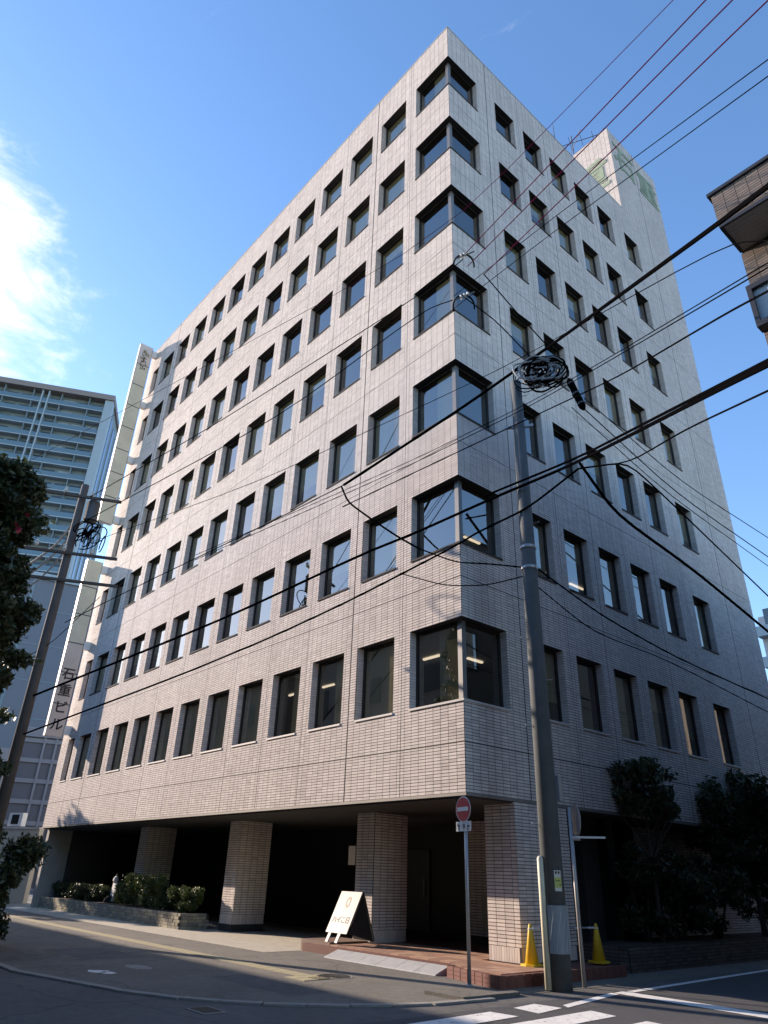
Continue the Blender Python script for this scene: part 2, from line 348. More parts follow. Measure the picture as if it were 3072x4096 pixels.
# raised terracotta forecourt with dark red brick edge
pf = thing('forecourt_platform', 'low terracotta paved platform with dark red brick edge under the corner pillar', 'platform', (-2, 1, 0))
pfo = [(-5.75, 0.32), (-0.75, 0.30), (-0.55, -0.05), (1.02, -0.42), (1.05, 3.45), (-0.9, 3.45), (-0.9, 5.3), (-5.75, 5.3)]
MB().prism([(x + 2, y - 1) for x, y in pfo], 0.0, 0.17, 0).build('base', M_BRICKR, pf)
pv = MB().box(-0.145, 0.145, -0.145, 0.145, 0, 0.03).mesh('paver', M_PAVER)
def inside(x, y, poly):
    c = False
    for (x0, y0), (x1, y1) in zip(poly, poly[1:] + poly[:1]):
        if (y0 > y) != (y1 > y) and x < (x1 - x0) * (y - y0) / (y1 - y0) + x0: c = not c
    return c
M_PAVERS = [M_PAVER, mat('pale_terracotta_paver', (0.43, 0.26, 0.18), 0.75, 0.15, 5), mat('brown_terracotta_paver', (0.30, 0.165, 0.115), 0.75, 0.15, 5)]
pvs = [MB().box(-0.145, 0.145, -0.145, 0.145, 0, 0.03).mesh('paver', m) for m in M_PAVERS]
for i in range(24):
    for j in range(14):
        x = -5.6 + i * 0.3; y = -0.3 + j * 0.3
        if all(inside(x + sx, y + sy, pfo) for sx in (-0.14, 0.14) for sy in (-0.14, 0.14)) and not (x > -0.9 and 1.45 < y < 3.4) and y < 2.6:
            o = link('paver', rng.choice(pvs), pf); o.location = (x + 2, y - 1, 0.17)
# brick course round the platform edge
bk = MB().box(-0.105, 0.105, -0.05, 0.05, 0, 0.058).mesh('edge_brick', M_BRICKR)
for (x0, y0), (x1, y1) in (((-0.75, 0.30), (-0.55, -0.05)), ((-0.55, -0.05), (1.02, -0.42)), ((1.02, -0.42), (1.05, 3.45))):
    dv = Vector((x1 - x0, y1 - y0)); n = max(1, int(dv.length / 0.222)); ang = math.atan2(dv.y, dv.x); nrm = Vector((dv.y, -dv.x)).normalized()
    for r in range(3):
        for k in range(n):
            t = (k + 0.5 + (0.0 if r % 2 else 0.0)) / n
            o = link('edge_brick', bk, pf); o.location = (x0 + dv.x * t + 2 + nrm.x * 0.008 - nrm.x * 0.05, y0 + dv.y * t - 1 + nrm.y * 0.008 - nrm.y * 0.05, 0.006 + r * 0.0655); o.rotation_euler = (0, 0, ang)
# low brown step beside the platform (the signboard stands on it)
st = thing('brown_step', 'low brown slab step under the white signboard', 'step', (-5.0, 0.75, 0))
MB().box(-1.0, 0.15, -0.30, 0.9, 0.0, 0.24).build('slab', mat('brown_step_stone', (0.20, 0.13, 0.10), 0.7, 0.15, 4), st)
# grey kerb ramps
for k in range(6):
    x0 = -4.3 + k * 0.585
    o = MB().hexa([(x0, -0.12, 0.006), (x0 + 0.575, -0.12, 0.006), (x0 + 0.575, 0.27, 0.006), (x0, 0.27, 0.006),
                   (x0, -0.10, 0.03), (x0 + 0.575, -0.10, 0.03), (x0 + 0.575, 0.27, 0.15), (x0, 0.27, 0.15)]).build('kerb_ramp', mat('ramp_rubber_grey', (0.36, 0.36, 0.36), 0.8, 0.15, 6))
    nm = ['leftmost', 'second from the left', 'third from the left', 'fourth from the left', 'fifth from the left', 'rightmost'][k]
    tag(o, nm + ' of the six pale grey kerb ramp blocks before the terracotta platform', 'kerb ramp', 'kerb ramps in front of the platform')
# kerb stone by the no entry sign
o = MB().prism([(0.75, -1.9), (1.55, -1.85), (1.62, -0.6), (1.45, -0.55), (1.30, -1.45)], 0.0, 0.055).build('kerb_stone', M_ASPH2)
tag(o, 'dark angled kerb wedge at the footway corner by the no entry sign', 'kerb')
# lit forecourt apron of pale paving left of the step
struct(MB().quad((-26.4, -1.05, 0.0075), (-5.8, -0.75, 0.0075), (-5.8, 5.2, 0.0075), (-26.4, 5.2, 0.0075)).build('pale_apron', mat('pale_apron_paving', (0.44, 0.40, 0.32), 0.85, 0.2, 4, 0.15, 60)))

# ------------------------------------------------------------------ tiles
def rows(u0, u1, zlo, zhi, openings, vjoints, hjoints, zbase=SOF, soldier=0):
    out = []
    r0 = int(round((zlo - zbase) / RP)); r1 = int(round((zhi - zbase) / RP))
    hj = {int(round((h - zbase) / RP)) for h in hjoints}
    for r in range(r0, r1):
        za = zbase + r * RP + 0.0065; zb = za + 0.054
        if (r + 1) in hj: zb -= 0.016
        zc = (za + zb) / 2
        cuts = [(a, b) for (a, b, c, d) in openings if c < zc < d] + [(j - 0.010, j + 0.010) for j in vjoints]
        cuts.sort(); segs = []; cur = u0
        for a, b in cuts:
            if a > cur: segs.append((cur, min(a, u1)))
            cur = max(cur, b)
        if cur < u1: segs.append((cur, u1))
        off = 0.0
        for a, b in segs:
            k = math.floor((a - off) / CP)
            while True:
                ta = k * CP + off + 0.006; tb = ta + 0.223; k += 1
                if ta >= b: break
                ta = max(ta, a); tb = min(tb, b)
                if tb - ta > 0.025: out.append((ta, tb, za, zb))
    return np.array(out)
FQ = np.array([[0, 1, 2, 3], [0, 4, 5, 1], [1, 5, 6, 2], [2, 6, 7, 3], [3, 7, 4, 0]])
def tile_mesh(name, P, org, ud, nd, proud=0.0045, tone=None):
    """P rows (u0,u1,z0,z1) on the plane through org spanned by ud and z, facing nd."""
    org = np.array(org, float); ud = np.array(ud, float); nd = np.array(nd, float); zd = np.array([0, 0, 1.0])
    n = len(P); pr = proud + nrng.uniform(-0.0008, 0.0008, n)
    u = np.stack([P[:, 0], P[:, 1], P[:, 1], P[:, 0]], 1); z = np.stack([P[:, 2], P[:, 2], P[:, 3], P[:, 3]], 1)
    flat = org + u[..., None] * ud + z[..., None] * zd
    front = flat + pr[:, None, None] * nd; V = np.concatenate([front, flat], 1).reshape(-1, 3)
    F = (np.arange(n)[:, None, None] * 8 + FQ).reshape(-1, 4)
    if np.dot(np.cross(ud, zd), nd) < 0: F = F[:, ::-1]
    me = bpy.data.meshes.new(name); me.vertices.add(len(V)); me.vertices.foreach_set('co', V.ravel().astype(np.float32))
    me.loops.add(F.size); me.loops.foreach_set('vertex_index', F.ravel().astype(np.int32))
    me.polygons.add(len(F)); me.polygons.foreach_set('loop_start', np.arange(0, F.size, 4, dtype=np.int32))
    a = me.attributes.new('tone', 'FLOAT', 'FACE')
    t = np.where(nrng.random(n) < 0.02, nrng.uniform(0, 0.12, n), np.clip(nrng.normal(0.56, 0.19, n), 0, 1)) if tone is None else tone
    a.data.foreach_set('value', np.repeat(t, 5).astype(np.float32))
    me.polygons.foreach_set('use_smooth', np.zeros(len(F), bool)); me.materials.append(M_TILE); me.update(calc_edges=True); return me

one_tile = MB().box(-0.1115, 0.1115, -0.0045, 0, -0.027, 0.027).mesh('tile', M_TILE1)
def split_near(P, org, ud, nd, count):
    """the tiles that show largest in the picture become objects of their own"""
    org = np.array(org, float); ud = np.array(ud, float); nd = np.array(nd, float)
    c = org + ((P[:, 0] + P[:, 1]) / 2)[:, None] * ud + ((P[:, 2] + P[:, 3]) / 2)[:, None] * np.array([0, 0, 1.0])
    v = CAM - c; d = np.linalg.norm(v, axis=1); cosn = np.clip((v @ nd) / d, 0, 1)
    score = cosn / d ** 2; full = ((P[:, 1] - P[:, 0]) > 0.222) & ((P[:, 3] - P[:, 2]) > 0.053)
    score[~full] = 0
    idx = np.argsort(-score)[:count]; mask = np.zeros(len(P), bool); mask[idx] = True
    return P[~mask], c[mask]
def place_tiles(centres, rotz, parent):
    for c in centres:
        o = link('tile', one_tile, parent); o.location = c; o.rotation_euler = (0, 0, rotz)

# ------------------------------------------------------------------ the office building
B = thing('office_building', 'eight storey corner office block clad in beige tiles with deep set windows', 'building', (0, 0, 0))
def wall_core(u0, u1, z0, z1, openings, fn):
    """solid wall in bands: fn(mb,u0,u1,z0,z1) adds one block"""
    mb = MB(); zs = sorted({z0, z1} | {o[2] for o in openings} | {o[3] for o in openings})
    prev = None; band = None
    for a, b in zip(zs[:-1], zs[1:]):
        zc = (a + b) / 2; cuts = sorted((o[0], o[1]) for o in openings if o[2] < zc < o[3]); cur = u0; segs = []
        for c, d in cuts:
            if c > cur: segs.append((cur, c))
            cur = max(cur, d)
        if cur < u1: segs.append((cur, u1))
        for s in segs: fn(mb, s[0], s[1], a, b)
    return mb
LOP = [(a, b, BZ[i], TZ[i]) for i in range(2, 9) for (a, b) in LWIN] + [(0, CL, BZ[i], TZ[i]) for i in range(2, 9)]
ROP = [(a, b, BZ[i], TZ[i]) for i in range(2, 9) for (a, b) in RWIN] + [(0, CR, BZ[i], TZ[i]) for i in range(2, 9)]
LVJ = [(CL + OL) / 2] + [(LWIN[k][1] + LWIN[k + 1][0]) / 2 for k in range(11)]
RVJ = [(CR + OR) / 2] + [(RWIN[k][1] + RWIN[k + 1][0]) / 2 for k in range(5)] + [14.6]
wl = wall_core(0, L, SOF, ROOF, LOP, lambda mb, a, b, z0, z1: mb.box(-b, -a, 0, REC, z0, z1)).build('facade_wall', M_GROUT, B)
wr = wall_core(REC, D, SOF, ROOF, ROP, lambda mb, a, b, z0, z1: mb.box(-REC, 0, a, b, z0, z1)).build('facade_wall', M_GROUT, B)
wl['label'] = 'sunlit tiled wall with twelve window columns'; wr['label'] = 'shaded tiled wall with six window columns'
PL = rows(-0.006, L, SOF, ROOF, LOP, LVJ, HJ)
PL, near = split_near(PL, (0, 0, 0), (-1, 0, 0), (0, -1, 0), 110); place_tiles(near, 0, wl)
stuff(link('tile_field', tile_mesh('tile_field', PL, (0, 0, 0), (-1, 0, 0), (0, -1, 0)), wl))
PR = rows(0.0, D, SOF, ROOF, ROP, RVJ, HJ)
PR, near = split_near(PR, (0, 0, 0), (0, 1, 0), (1, 0, 0), 70); place_tiles(near, math.pi / 2, wr)
stuff(link('tile_field', tile_mesh('tile_field', PR, (0, 0, 0), (0, 1, 0), (1, 0, 0)), wr))
# jamb tiles (those that face the camera) and their opposites
def jamb(P_list, ud, nd_at, parent):
    pass
def jrows(z0, z1):
    n = int(round((z1 - z0) / RP)); return np.array([(0.004, 0.231, z0 + r * RP + 0.0035, z0 + r * RP + 0.0635) for r in range(n)])
jm = []
for i in range(2, 9):
    R_ = jrows(BZ[i], TZ[i])
    for a, b in LWIN + [(0, CL)]:
        jm.append((R_, (-b, 0, 0), (0, 1, 0), (1, 0, 0), wl))
        if a > 0: jm.append((R_, (-a, 0, 0), (0, 1, 0), (-1, 0, 0), wl))
    for a, b in RWIN + [(0, CR)]:
        jm.append((R_, (0, b, 0), (-1, 0, 0), (0, -1, 0), wr))
        if a > 0: jm.append((R_, (0, a, 0), (-1, 0, 0), (0, 1, 0), wr))
groups = {}
for R_, org, ud, nd, par in jm: groups.setdefault((ud, nd, par.name), []).append((R_, org, par))
for (ud, nd, _), lst in groups.items():
    # stack all jambs that face one way into one field
    Ps = []; off = []
    for R_, org, par in lst: Ps.append(R_); off += [org] * len(R_)
    P = np.concatenate(Ps); me = tile_mesh('jamb_tiles', P, (0, 0, 0), ud, nd)
    co_ = np.empty(len(me.vertices) * 3, np.float32); me.vertices.foreach_get('co', co_); co_ = co_.reshape(-1, 8, 3) + np.array(off)[:, None, :]
    me.vertices.foreach_set('co', co_.astype(np.float32).ravel()); me.update()
    stuff(link('jamb_tiles', me, lst[0][2]))
# other outer walls, roof, floors, core
back = MB(); back.box(-L, -L + 0.3, REC, D, 0.0, ROOF); back.box(-L + 0.3, -REC, D - 0.3, D, 0.0, ROOF)
back.build('back_wall', M_CONC, B)
MB().box(-L + 0.3, -REC, REC, D - 0.3, ROOF - 0.75, ROOF - 0.35).build('roof_slab', M_CONC, B)
cop = MB(); cop.box(-L, 0.02, -0.02, REC + 0.02, ROOF, ROOF + 0.05); cop.box(-REC - 0.02, 0.02, REC + 0.02, P1, ROOF, ROOF + 0.05)
cop.build('parapet_coping', mat('coping_metal', (0.42, 0.41, 0.40), 0.5, 0.1, 2), B)
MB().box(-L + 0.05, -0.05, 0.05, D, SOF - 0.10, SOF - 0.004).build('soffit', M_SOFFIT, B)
tr = MB(); tr.box(-L, 0.012, -0.014, 0.05, SOF - 0.06, SOF - 0.003); tr.box(-0.05, 0.012, 0.05, D, SOF - 0.06, SOF - 0.003); tr.build('drip_trim', M_TRIM, B)
for i in range(2, 9):
    z0 = BZ[i] - 0.78; z1 = BZ[i] - 0.55
    if i == 2: z0, z1 = SOF + 0.0, SOF + 0.25
    MB().box(-L + 0.3, -REC - 0.002, REC + 0.002, D - 0.3, z0, z1).build('floor_slab', M_INT, B)
    MB().box(-L + 0.3, -REC - 0.002, REC + 0.002, D - 0.3, TZ[i] + 0.06, TZ[i] + 0.12).build('ceiling', M_INT, B)
MB().box(-L + 0.5, -6.2, 6.8, D - 0.5, SOF, ROOF - 0.8).build('core_wall', M_INT, B)

# windows
def win_left(i, a, b, k):
    x0, x1 = -b, -a; z0, z1 = BZ[i], TZ[i]; f = 0.055; y0, y1 = REC - 0.075, REC - 0.005
    m = MB(); m.box(x0 + 0.004, x0 + f, y0, y1, z0, z1); m.box(x1 - f, x1 - 0.004, y0, y1, z0, z1)
    m.box(x0 + f, x1 - f, y0, y1, z1 - f, z1 - 0.002); m.box(x0 + f, x1 - f, y0, y1, z0 + 0.002, z0 + f)
    wn = m.build('window', M_FRAME, B)
    MB().quad((x0 + f, y0 + 0.035, z0 + f), (x1 - f, y0 + 0.035, z0 + f), (x1 - f, y0 + 0.035, z1 - f), (x0 + f, y0 + 0.035, z1 - f)).build('pane', M_GLASS, wn)
    MB().box(x0 + 0.002, x1 - 0.002, -0.03, REC - 0.08, z0 - 0.035, z0 + 0.012).build('sill', M_SILL if i == 2 else M_GROUT, wn)
    r = rng.random(); drop = 1.0 if i == 2 else rng.choice((1.0, 1.0, 0.85, 0.6, 0.35))
    part = i == 2 and k in (1, 2)
    xw = x0 + (x1 - x0) * (0.52 if part else 0.0)
    if r < (1.0 if i == 2 else 0.75):
        zb = z1 - (z1 - z0) * drop; yb = REC + 0.012
        n = 9; mb = MB()
        for q in range(n):      # vertical louvre blind
            xa = xw + 0.02 + (x1 - xw - 0.04) * q / n; xb = xw + 0.02 + (x1 - xw - 0.04) * (q + 0.97) / n
            mb.quad((xa, yb, zb), (xb, yb + 0.02, zb), (xb, yb + 0.02, z1 + 0.02), (xa, yb, z1 + 0.02))
        mb.build('blind', M_BLIND, wn)
def win_right(i, a, b, k):
    y0, y1 = a, b; z0, z1 = BZ[i], TZ[i]; f = 0.055; x1, x0 = -(REC - 0.075), -(REC - 0.005)
    m = MB(); m.box(x0, x1, y0 + 0.004, y0 + f, z0, z1); m.box(x0, x1, y1 - f, y1 - 0.004, z0, z1)
    m.box(x0, x1, y0 + f, y1 - f, z1 - f, z1 - 0.002); m.box(x0, x1, y0 + f, y1 - f, z0 + 0.002, z0 + f)
    wn = m.build('window', M_FRAME, B)
    MB().quad((x1 - 0.035, y0 + f, z0 + f), (x1 - 0.035, y1 - f, z0 + f), (x1 - 0.035, y1 - f, z1 - f), (x1 - 0.035, y0 + f, z1 - f)).build('pane', M_GLASS, wn)
    MB().box(-REC + 0.08, 0.03, y0 + 0.002, y1 - 0.002, z0 - 0.035, z0 + 0.012).build('sill', M_SILL if i == 2 else M_GROUT, wn)
    if rng.random() < 0.55:
        zb = z1 - (z1 - z0) * rng.choice((1.0, 0.7, 0.4)); xb = -REC - 0.04
        MB().quad((xb, y0, zb), (xb, y1, zb), (xb, y1, z1 + 0.02), (xb, y0, z1 + 0.02)).build('blind', M_BLIND, wn)
for i in range(2, 9):
    for k, (a, b) in enumerate(LWIN): win_left(i, a, b, k)
    for k, (a, b) in enumerate(RWIN): win_right(i, a, b, k)
    # corner window
    z0, z1 = BZ[i], TZ[i]; f = 0.055; q0, q1 = REC - 0.075, REC - 0.005
    m = MB(); m.box(-CL + 0.004, -CL + f, q0, q1, z0, z1); m.box(-CL + f, -q1, q0, q1, z1 - f, z1 - 0.002); m.box(-CL + f, -q1, q0, q1, z0 + 0.002, z0 + f)
    m.box(-q1, -q0, CR - f, CR - 0.004, z0, z1); m.box(-q1, -q0, q1, CR - f, z1 - f, z1 - 0.002); m.box(-q1, -q0, q1, CR - f, z0 + 0.002, z0 + f)
    wn = m.build('corner_window', M_FRAME, B)
    MB().box(-q1 - 0.05, -q0 + 0.012, q0 - 0.012, q1 + 0.05, z0 + 0.001, z1 - 0.001).build('corner_post', M_ALU, wn)
    yp = q0 + 0.035
    MB().quad((-CL + f, yp, z0 + f), (-q1 - 0.05, yp, z0 + f), (-q1 - 0.05, yp, z1 - f), (-CL + f, yp, z1 - f)).build('pane', M_GLASS, wn)
    MB().quad((-yp, q1 + 0.05, z0 + f), (-yp, CR - f, z0 + f), (-yp, CR - f, z1 - f), (-yp, q1 + 0.05, z1 - f)).build('pane', M_GLASS, wn)
    s = MB(); s.box(-CL + 0.002, 0.03, -0.03, q0 - 0.015, z0 - 0.035, z0 + 0.012); s.box(-q0 + 0.015, 0.03, q0 - 0.015, CR - 0.002, z0 - 0.035, z0 + 0.012)
    s.build('sill', M_SILL if i == 2 else M_GROUT, wn)
    if i in (2, 4, 5, 8):
        yb = REC + 0.02; x0, x1 = -CL * 0.58, -0.42; zb = z0 if i == 2 else z0 + (z1 - z0) * 0.0
        mb = MB(); n = 7
        for q in range(n):
            xa = x0 + (x1 - x0) * q / n; xb = x0 + (x1 - x0) * (q + 0.96) / n
            mb.quad((xa, yb, zb), (xb, yb + 0.02, zb), (xb, yb + 0.02, z1 + 0.02), (xa, yb, z1 + 0.02))
        mb.build('blind', M_BLIND, wn)
# fluorescent tubes seen through some first-floor windows
for (x0, x1, y) in ((-3.3, -2.13, 1.95), (-8.0, -7.4, 1.98), (-9.8, -9.25, 1.9)):
    MB().box(x0, x1, y, y + 0.07, TZ[2] - 0.0, TZ[2] + 0.045).build('ceiling_light', M_TUBE, B)
MB().box(-2.35, -2.28, 2.7, 3.3, TZ[2], TZ[2] + 0.045).build('ceiling_light', M_TUBE, B)
for (y0, y1) in ((2.8, 3.5), (6.35, 6.75), (8.1, 8.9)): MB().box(-2.45, -2.38, y0, y1, TZ[3], TZ[3] + 0.045).build('ceiling_light', M_TUBE, B)

# ground floor: pillars, recessed walls
def pillar(x0, x1, y0, y1, near_n=0):
    z0 = 0.2; mb = MB().box(x0, x1, y0, y1, 0.0, SOF - 0.004); p = mb.build('pillar', M_GROUT, B)
    ZB = z0 + 0.235
    def face(u0, u1, org, ud, nd, n=0):
        Pm = rows(u0, u1, sz(ZB) , SOF - 0.05, [], [], [], zbase=SOF)
        S = np.array([(u0 + k * RP + 0.0035, u0 + k * RP + 0.0635, z0 + 0.003, sz(ZB) - 0.004) for k in range(int((u1 - u0) / RP))])
        rot = 0 if abs(nd[1]) > 0.5 else math.pi / 2
        if n:
            Pm, near = split_near(Pm, org, ud, nd, n); place_tiles(near, rot, p)
        return tile_mesh('tile_field', np.concatenate([Pm, S]), org, ud, nd)
    stuff(link('tile_field', face(0, x1 - x0, (x0, y0, 0), (1, 0, 0), (0, -1, 0), near_n), p))
    stuff(link('tile_field', face(0, y1 - y0, (x1, y0, 0), (0, 1, 0), (1, 0, 0), near_n // 2), p))
    return p
pillar(-0.86, -0.003, 1.508, 3.36, 80)
pillar(-5.42, -4.70, 1.60, 2.75, 0)
pillar(-12.10, -11.35, 1.60, 2.75, 0)
pillar(-19.15, -18.35, 1.60, 2.75, 0)
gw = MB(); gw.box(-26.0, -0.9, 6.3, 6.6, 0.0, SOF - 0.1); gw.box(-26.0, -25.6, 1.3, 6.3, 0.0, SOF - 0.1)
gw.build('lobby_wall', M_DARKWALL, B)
lw_ = MB().box(-4.2, -0.95, 4.6, 4.9, 0.0, SOF - 0.1).build('lobby_wall', M_GROUT, B)
stuff(link('tile_field', tile_mesh('tile_field', rows(0, 3.25, sz(0.3), SOF - 0.12, [], [], []), (-4.2, 4.6, 0), (1, 0, 0), (0, -1, 0)), lw_))
rwl = MB().box(-1.5, -1.2, 8.1, D - 0.3, 0.0, SOF - 0.1).build('lobby_wall', M_GROUT, B)
stuff(link('tile_field', tile_mesh('tile_field', rows(8.1, D - 0.3, sz(0.3), SOF - 0.12, [], [], []), (-1.2, 0, 0), (0, 1, 0), (1, 0, 0)), rwl))
MB().box(-1.5, -1.2, 5.6, 7.1, 0.0, SOF - 0.1).build('lobby_wall', mat('grey_plaster', (0.09, 0.09, 0.088), 0.9, 0.1, 2), B)
dr = MB().box(-9.3, -7.4, 6.22, 6.296, 0.2, 2.45).build('door', mat('grey_steel_door', (0.055, 0.057, 0.06), 0.5), B)
MB().box(-7.62, -7.56, 6.17, 6.22, 1.1, 1.6).build('handle', M_ALU, dr)
MB().box(-6.75, -6.45, 2.4, 2.43, 1.9, 2.38).build('notice_and_reflection', mat('white_notice', (0.7, 0.7, 0.68), 0.7), B)
MB().box(-3.75, -3.5, 4.56, 4.59, 0.45, 1.3).build('notice_and_reflection', mat('painted_reflection', (0.42, 0.38, 0.30), 0.7), B)  # painted strip standing in for a warm reflection on the lobby wall

# rooftop house, flush with the shaded wall, with faded green characters
RH = ROOF; XH = -7.2
ph = MB().box(XH, -0.0, P1, D - 0.0, RH - 0.3, PT).build('rooftop_house', M_GROUT, B)
PTz = SOF + round((PT - SOF) / RP) * RP
stuff(link('tile_field', tile_mesh('tile_field', rows(0, -XH, ROOF, PTz, [], [3.4], []), (0, P1, 0), (-1, 0, 0), (0, -1, 0)), ph))
stuff(link('tile_field', tile_mesh('tile_field', rows(P1 , D, ROOF, PTz, [], [14.6], []), (0, 0, 0), (0, 1, 0), (1, 0, 0)), ph))
def glyph(ch, size, mat_, parent, M, depth=0.02, name='character', shear=0.0):
    c = bpy.data.curves.new(name, 'FONT'); c.body = ch; c.size = size; c.extrude = depth; c.align_x = 'CENTER'; c.align_y = 'CENTER'; c.offset = size * 0.018
    tmp = bpy.data.objects.new('tmp', c); COL.objects.link(tmp)
    dg = bpy.context.evaluated_depsgraph_get(); me = bpy.data.meshes.new_from_object(tmp.evaluated_get(dg), depsgraph=dg)
    bpy.data.objects.remove(tmp); bpy.data.curves.remove(c)
    me.materials.clear(); me.materials.append(mat_); me.transform(M); me.name = name
    return link(name, me, parent)
def face_matrix(loc, right, up): 
    r = Vector(right).normalized(); u = Vector(up).normalized(); n = r.cross(u)
    M = Matrix((r, u, n)).transposed().to_4x4(); M.translation = Vector(loc); return M
M_GREEN = mat('faded_green_paint', (0.27, 0.33, 0.235), 0.8, 0.3, 2.2)
glyph('石', 2.5, M_GREEN, ph, face_matrix((-3.7, P1 - 0.012, 34.3), (1, 0, 0), (0, 0, 1)))
glyph('重', 2.5, M_GREEN, ph, face_matrix((-1.5, P1 - 0.012, 34.0), (1, 0, 0), (0, 0, 1)))
glyph('石', 2.1, M_GREEN, ph, face_matrix((0.012, P1 + 1.25, 35.3), (0, 1, 0), (0, 0, 1)))
glyph('重', 2.1, M_GREEN, ph, face_matrix((0.012, P1 + 3.5, 35.1), (0, 1, 0), (0, 0, 1)))

# rooftop aerial and lightning rod
M_STEEL = mat('galvanised_steel', (0.38, 0.39, 0.40), 0.45, 0.1, 6, metal=0.5)
M_DSTEEL = mat('dark_steel', (0.07, 0.075, 0.08), 0.5)
an = thing('rooftop_aerial', 'spindly television aerial on a mast above the rooftop house', 'aerial', (-2.6, P1 + 1.0, PT))
MB().tube([(0, 0, 0), (0, 0, 3.2)], 0.03, 6).build('mast', M_DSTEEL, an)
mb = MB(); mb.tube([(-1.5, -0.4, 3.0), (1.7, 0.9, 2.6)], 0.022, 5); mb.build('boom', M_DSTEEL, an)
for k in range(6):
    t = k / 5; c = Vector((-1.4 + 3.0 * t, -0.35 + 1.2 * t, 3.0 - 0.38 * t)); l = 0.55 - 0.25 * t
    MB().tube([c + Vector((0.35, -0.9, 0)) * l, c - Vector((0.35, -0.9, 0)) * l], 0.014, 5).build('element', M_DSTEEL, an)
mb = MB(); mb.tube([(-0.9, 0.5, 1.9), (1.0, -0.7, 2.0)], 0.02, 5); mb.build('lower_boom', M_DSTEEL, an)
lr = A(1171, 262, 30); lr = Vector((-0.3, 7.35, ROOF))
o = MB().tube([lr, lr + Vector((0, 0, 1.9))], [0.03, 0.012], 6).build('lightning_rod', M_DSTEEL); tag(o, 'thin lightning rod standing on the parapet', 'lightning rod')

# ------------------------------------------------------------------ blade signs on the left end of the sunlit wall
M_SIGN = mat('aged_sign_panel', (0.74, 0.67, 0.50), 0.6, 0.12, 1.2)
M_SIGN2 = mat('pinkish_sign_panel', (0.76, 0.62, 0.52), 0.6, 0.1, 1.2)
M_SEDGE = mat('white_sign_edge', (0.75, 0.75, 0.73), 0.5, 0.1, 2)
M_INK = mat('brown_black_letters', (0.045, 0.03, 0.025), 0.6)
M_OLIVE = mat('olive_letters', (0.20, 0.17, 0.07), 0.7); M_RUST = mat('rust_letters', (0.19, 0.08, 0.05), 0.7)
def blade(z0, z1, n, label, ym=0.0):
    t = thing('blade_sign', label, 'sign', (-25.55, -0.35, z0))
    MB().box(-0.15, 0.142, -0.80, 0.0, 0.0, z1 - z0).build('case', M_SEDGE, t)
    h = (z1 - z0) / n
    for k in range(n):
        pinky = (n == 6 and k < 3) or (n == 8 and k == n - 1)
        MB().box(0.142, 0.156, -0.775, -0.025, k * h + 0.02, (k + 1) * h - 0.02).build('sign_panel', M_SIGN2 if pinky else M_SIGN, t)
    for k in range(1, n): MB().box(0.142, 0.158, -0.79, -0.01, k * h - 0.025, k * h + 0.025).build('seam', M_DSTEEL, t)
    MB().box(0.142, 0.150, -0.80, -0.775, 0, z1 - z0).build('seam', M_DSTEEL, t); MB().box(0.142, 0.150, -0.025, 0.0, 0, z1 - z0).build('seam', M_DSTEEL, t)
    br = int((z1 - z0) / 3.3) + 1
    for k in range(br):
        z = 0.35 + k * (z1 - z0 - 0.7) / max(1, br - 1)
        MB().box(-0.12, 0.13, 0.0, 0.338, z - 0.20, z + 0.20).build('bracket', M_SEDGE, t)
    return t
bs = blade(7.03, 16.0, 6, 'lower blade sign with four stacked dark characters at the wall end')
for k, ch in enumerate('ル ビ 重 石'.split()):
    glyph(ch, 0.62, M_INK, bs, face_matrix((0.158, -0.40, 0.50 + k * 0.80), (0, 1, 0), (0, 0, 1)), 0.006)
bu = blade(18.3, 30.7, 8, 'upper blade sign with small olive and rust marks near its top')
z = 12.4 - 0.45
for k in range(9):
    mt = M_OLIVE if k < 5 else M_RUST; s = 0.26 if k < 5 else 0.2
    mb = MB(); r2 = random.Random(40 + k)
    for q in range(5):      # strokes of marks too small to read
        ya = -0.58 + r2.random() * 0.38; za = z - k * 0.165 - r2.random() * 0.11
        if r2.random() < 0.5: mb.box(0.1565, 0.160, ya - s * 0.5, ya + s * 0.5, za - 0.02, za + 0.02)
        else: mb.box(0.1565, 0.160, ya - 0.022, ya + 0.022, za - s * 0.35, za + s * 0.35)
    mb.build('mark', mt, bu)

# ------------------------------------------------------------------ utility pole at the corner
M_POLE = mat('pole_concrete', (0.092, 0.106, 0.112), 0.85, 0.2, 3, 0.15, 50)
M_CREAM = mat('cream_guard', (0.66, 0.63, 0.48), 0.55, 0.08, 4)
M_SHEET = mat('grey_ribbed_sheet', (0.24, 0.28, 0.30), 0.5, 0.1, 2)
M_BLACK = mat('black_cable', (0.004, 0.004, 0.005), 1.0, spec=0.0)
M_CABLE2 = mat('dark_purple_cable', (0.085, 0.008, 0.040), 1.0, spec=0.0)
UP = Vector((1.62, 0.49, 0)); UH = 12.95
up = thing('utility_pole', 'tall grey concrete utility pole standing at the street corner', 'utility pole', UP)
MB().tube([(0, 0, 0), (0, 0, UH * 0.5), (0, 0, UH)], [0.205, 0.17, 0.135], 20).build('shaft', M_POLE, up, True)
TOC = (Vector((CAM[0], CAM[1], 0)) - UP).normalized(); SID = Vector((-TOC.y, TOC.x, 0))   # SID points to image right
def polar(deg, r):   # 0 = towards camera, positive = image right
    a = math.radians(deg); d = TOC * math.cos(a) + SID * math.sin(a); return d * r
c = polar(-62, 0.225); MB().tube([c + Vector((0, 0, 0.02)), c + Vector((0, 0, 2.02)), c + Vector((0, 0, 2.06))], [0.062, 0.058, 0.03], 12).build('cable_guard', M_CREAM, up, True)
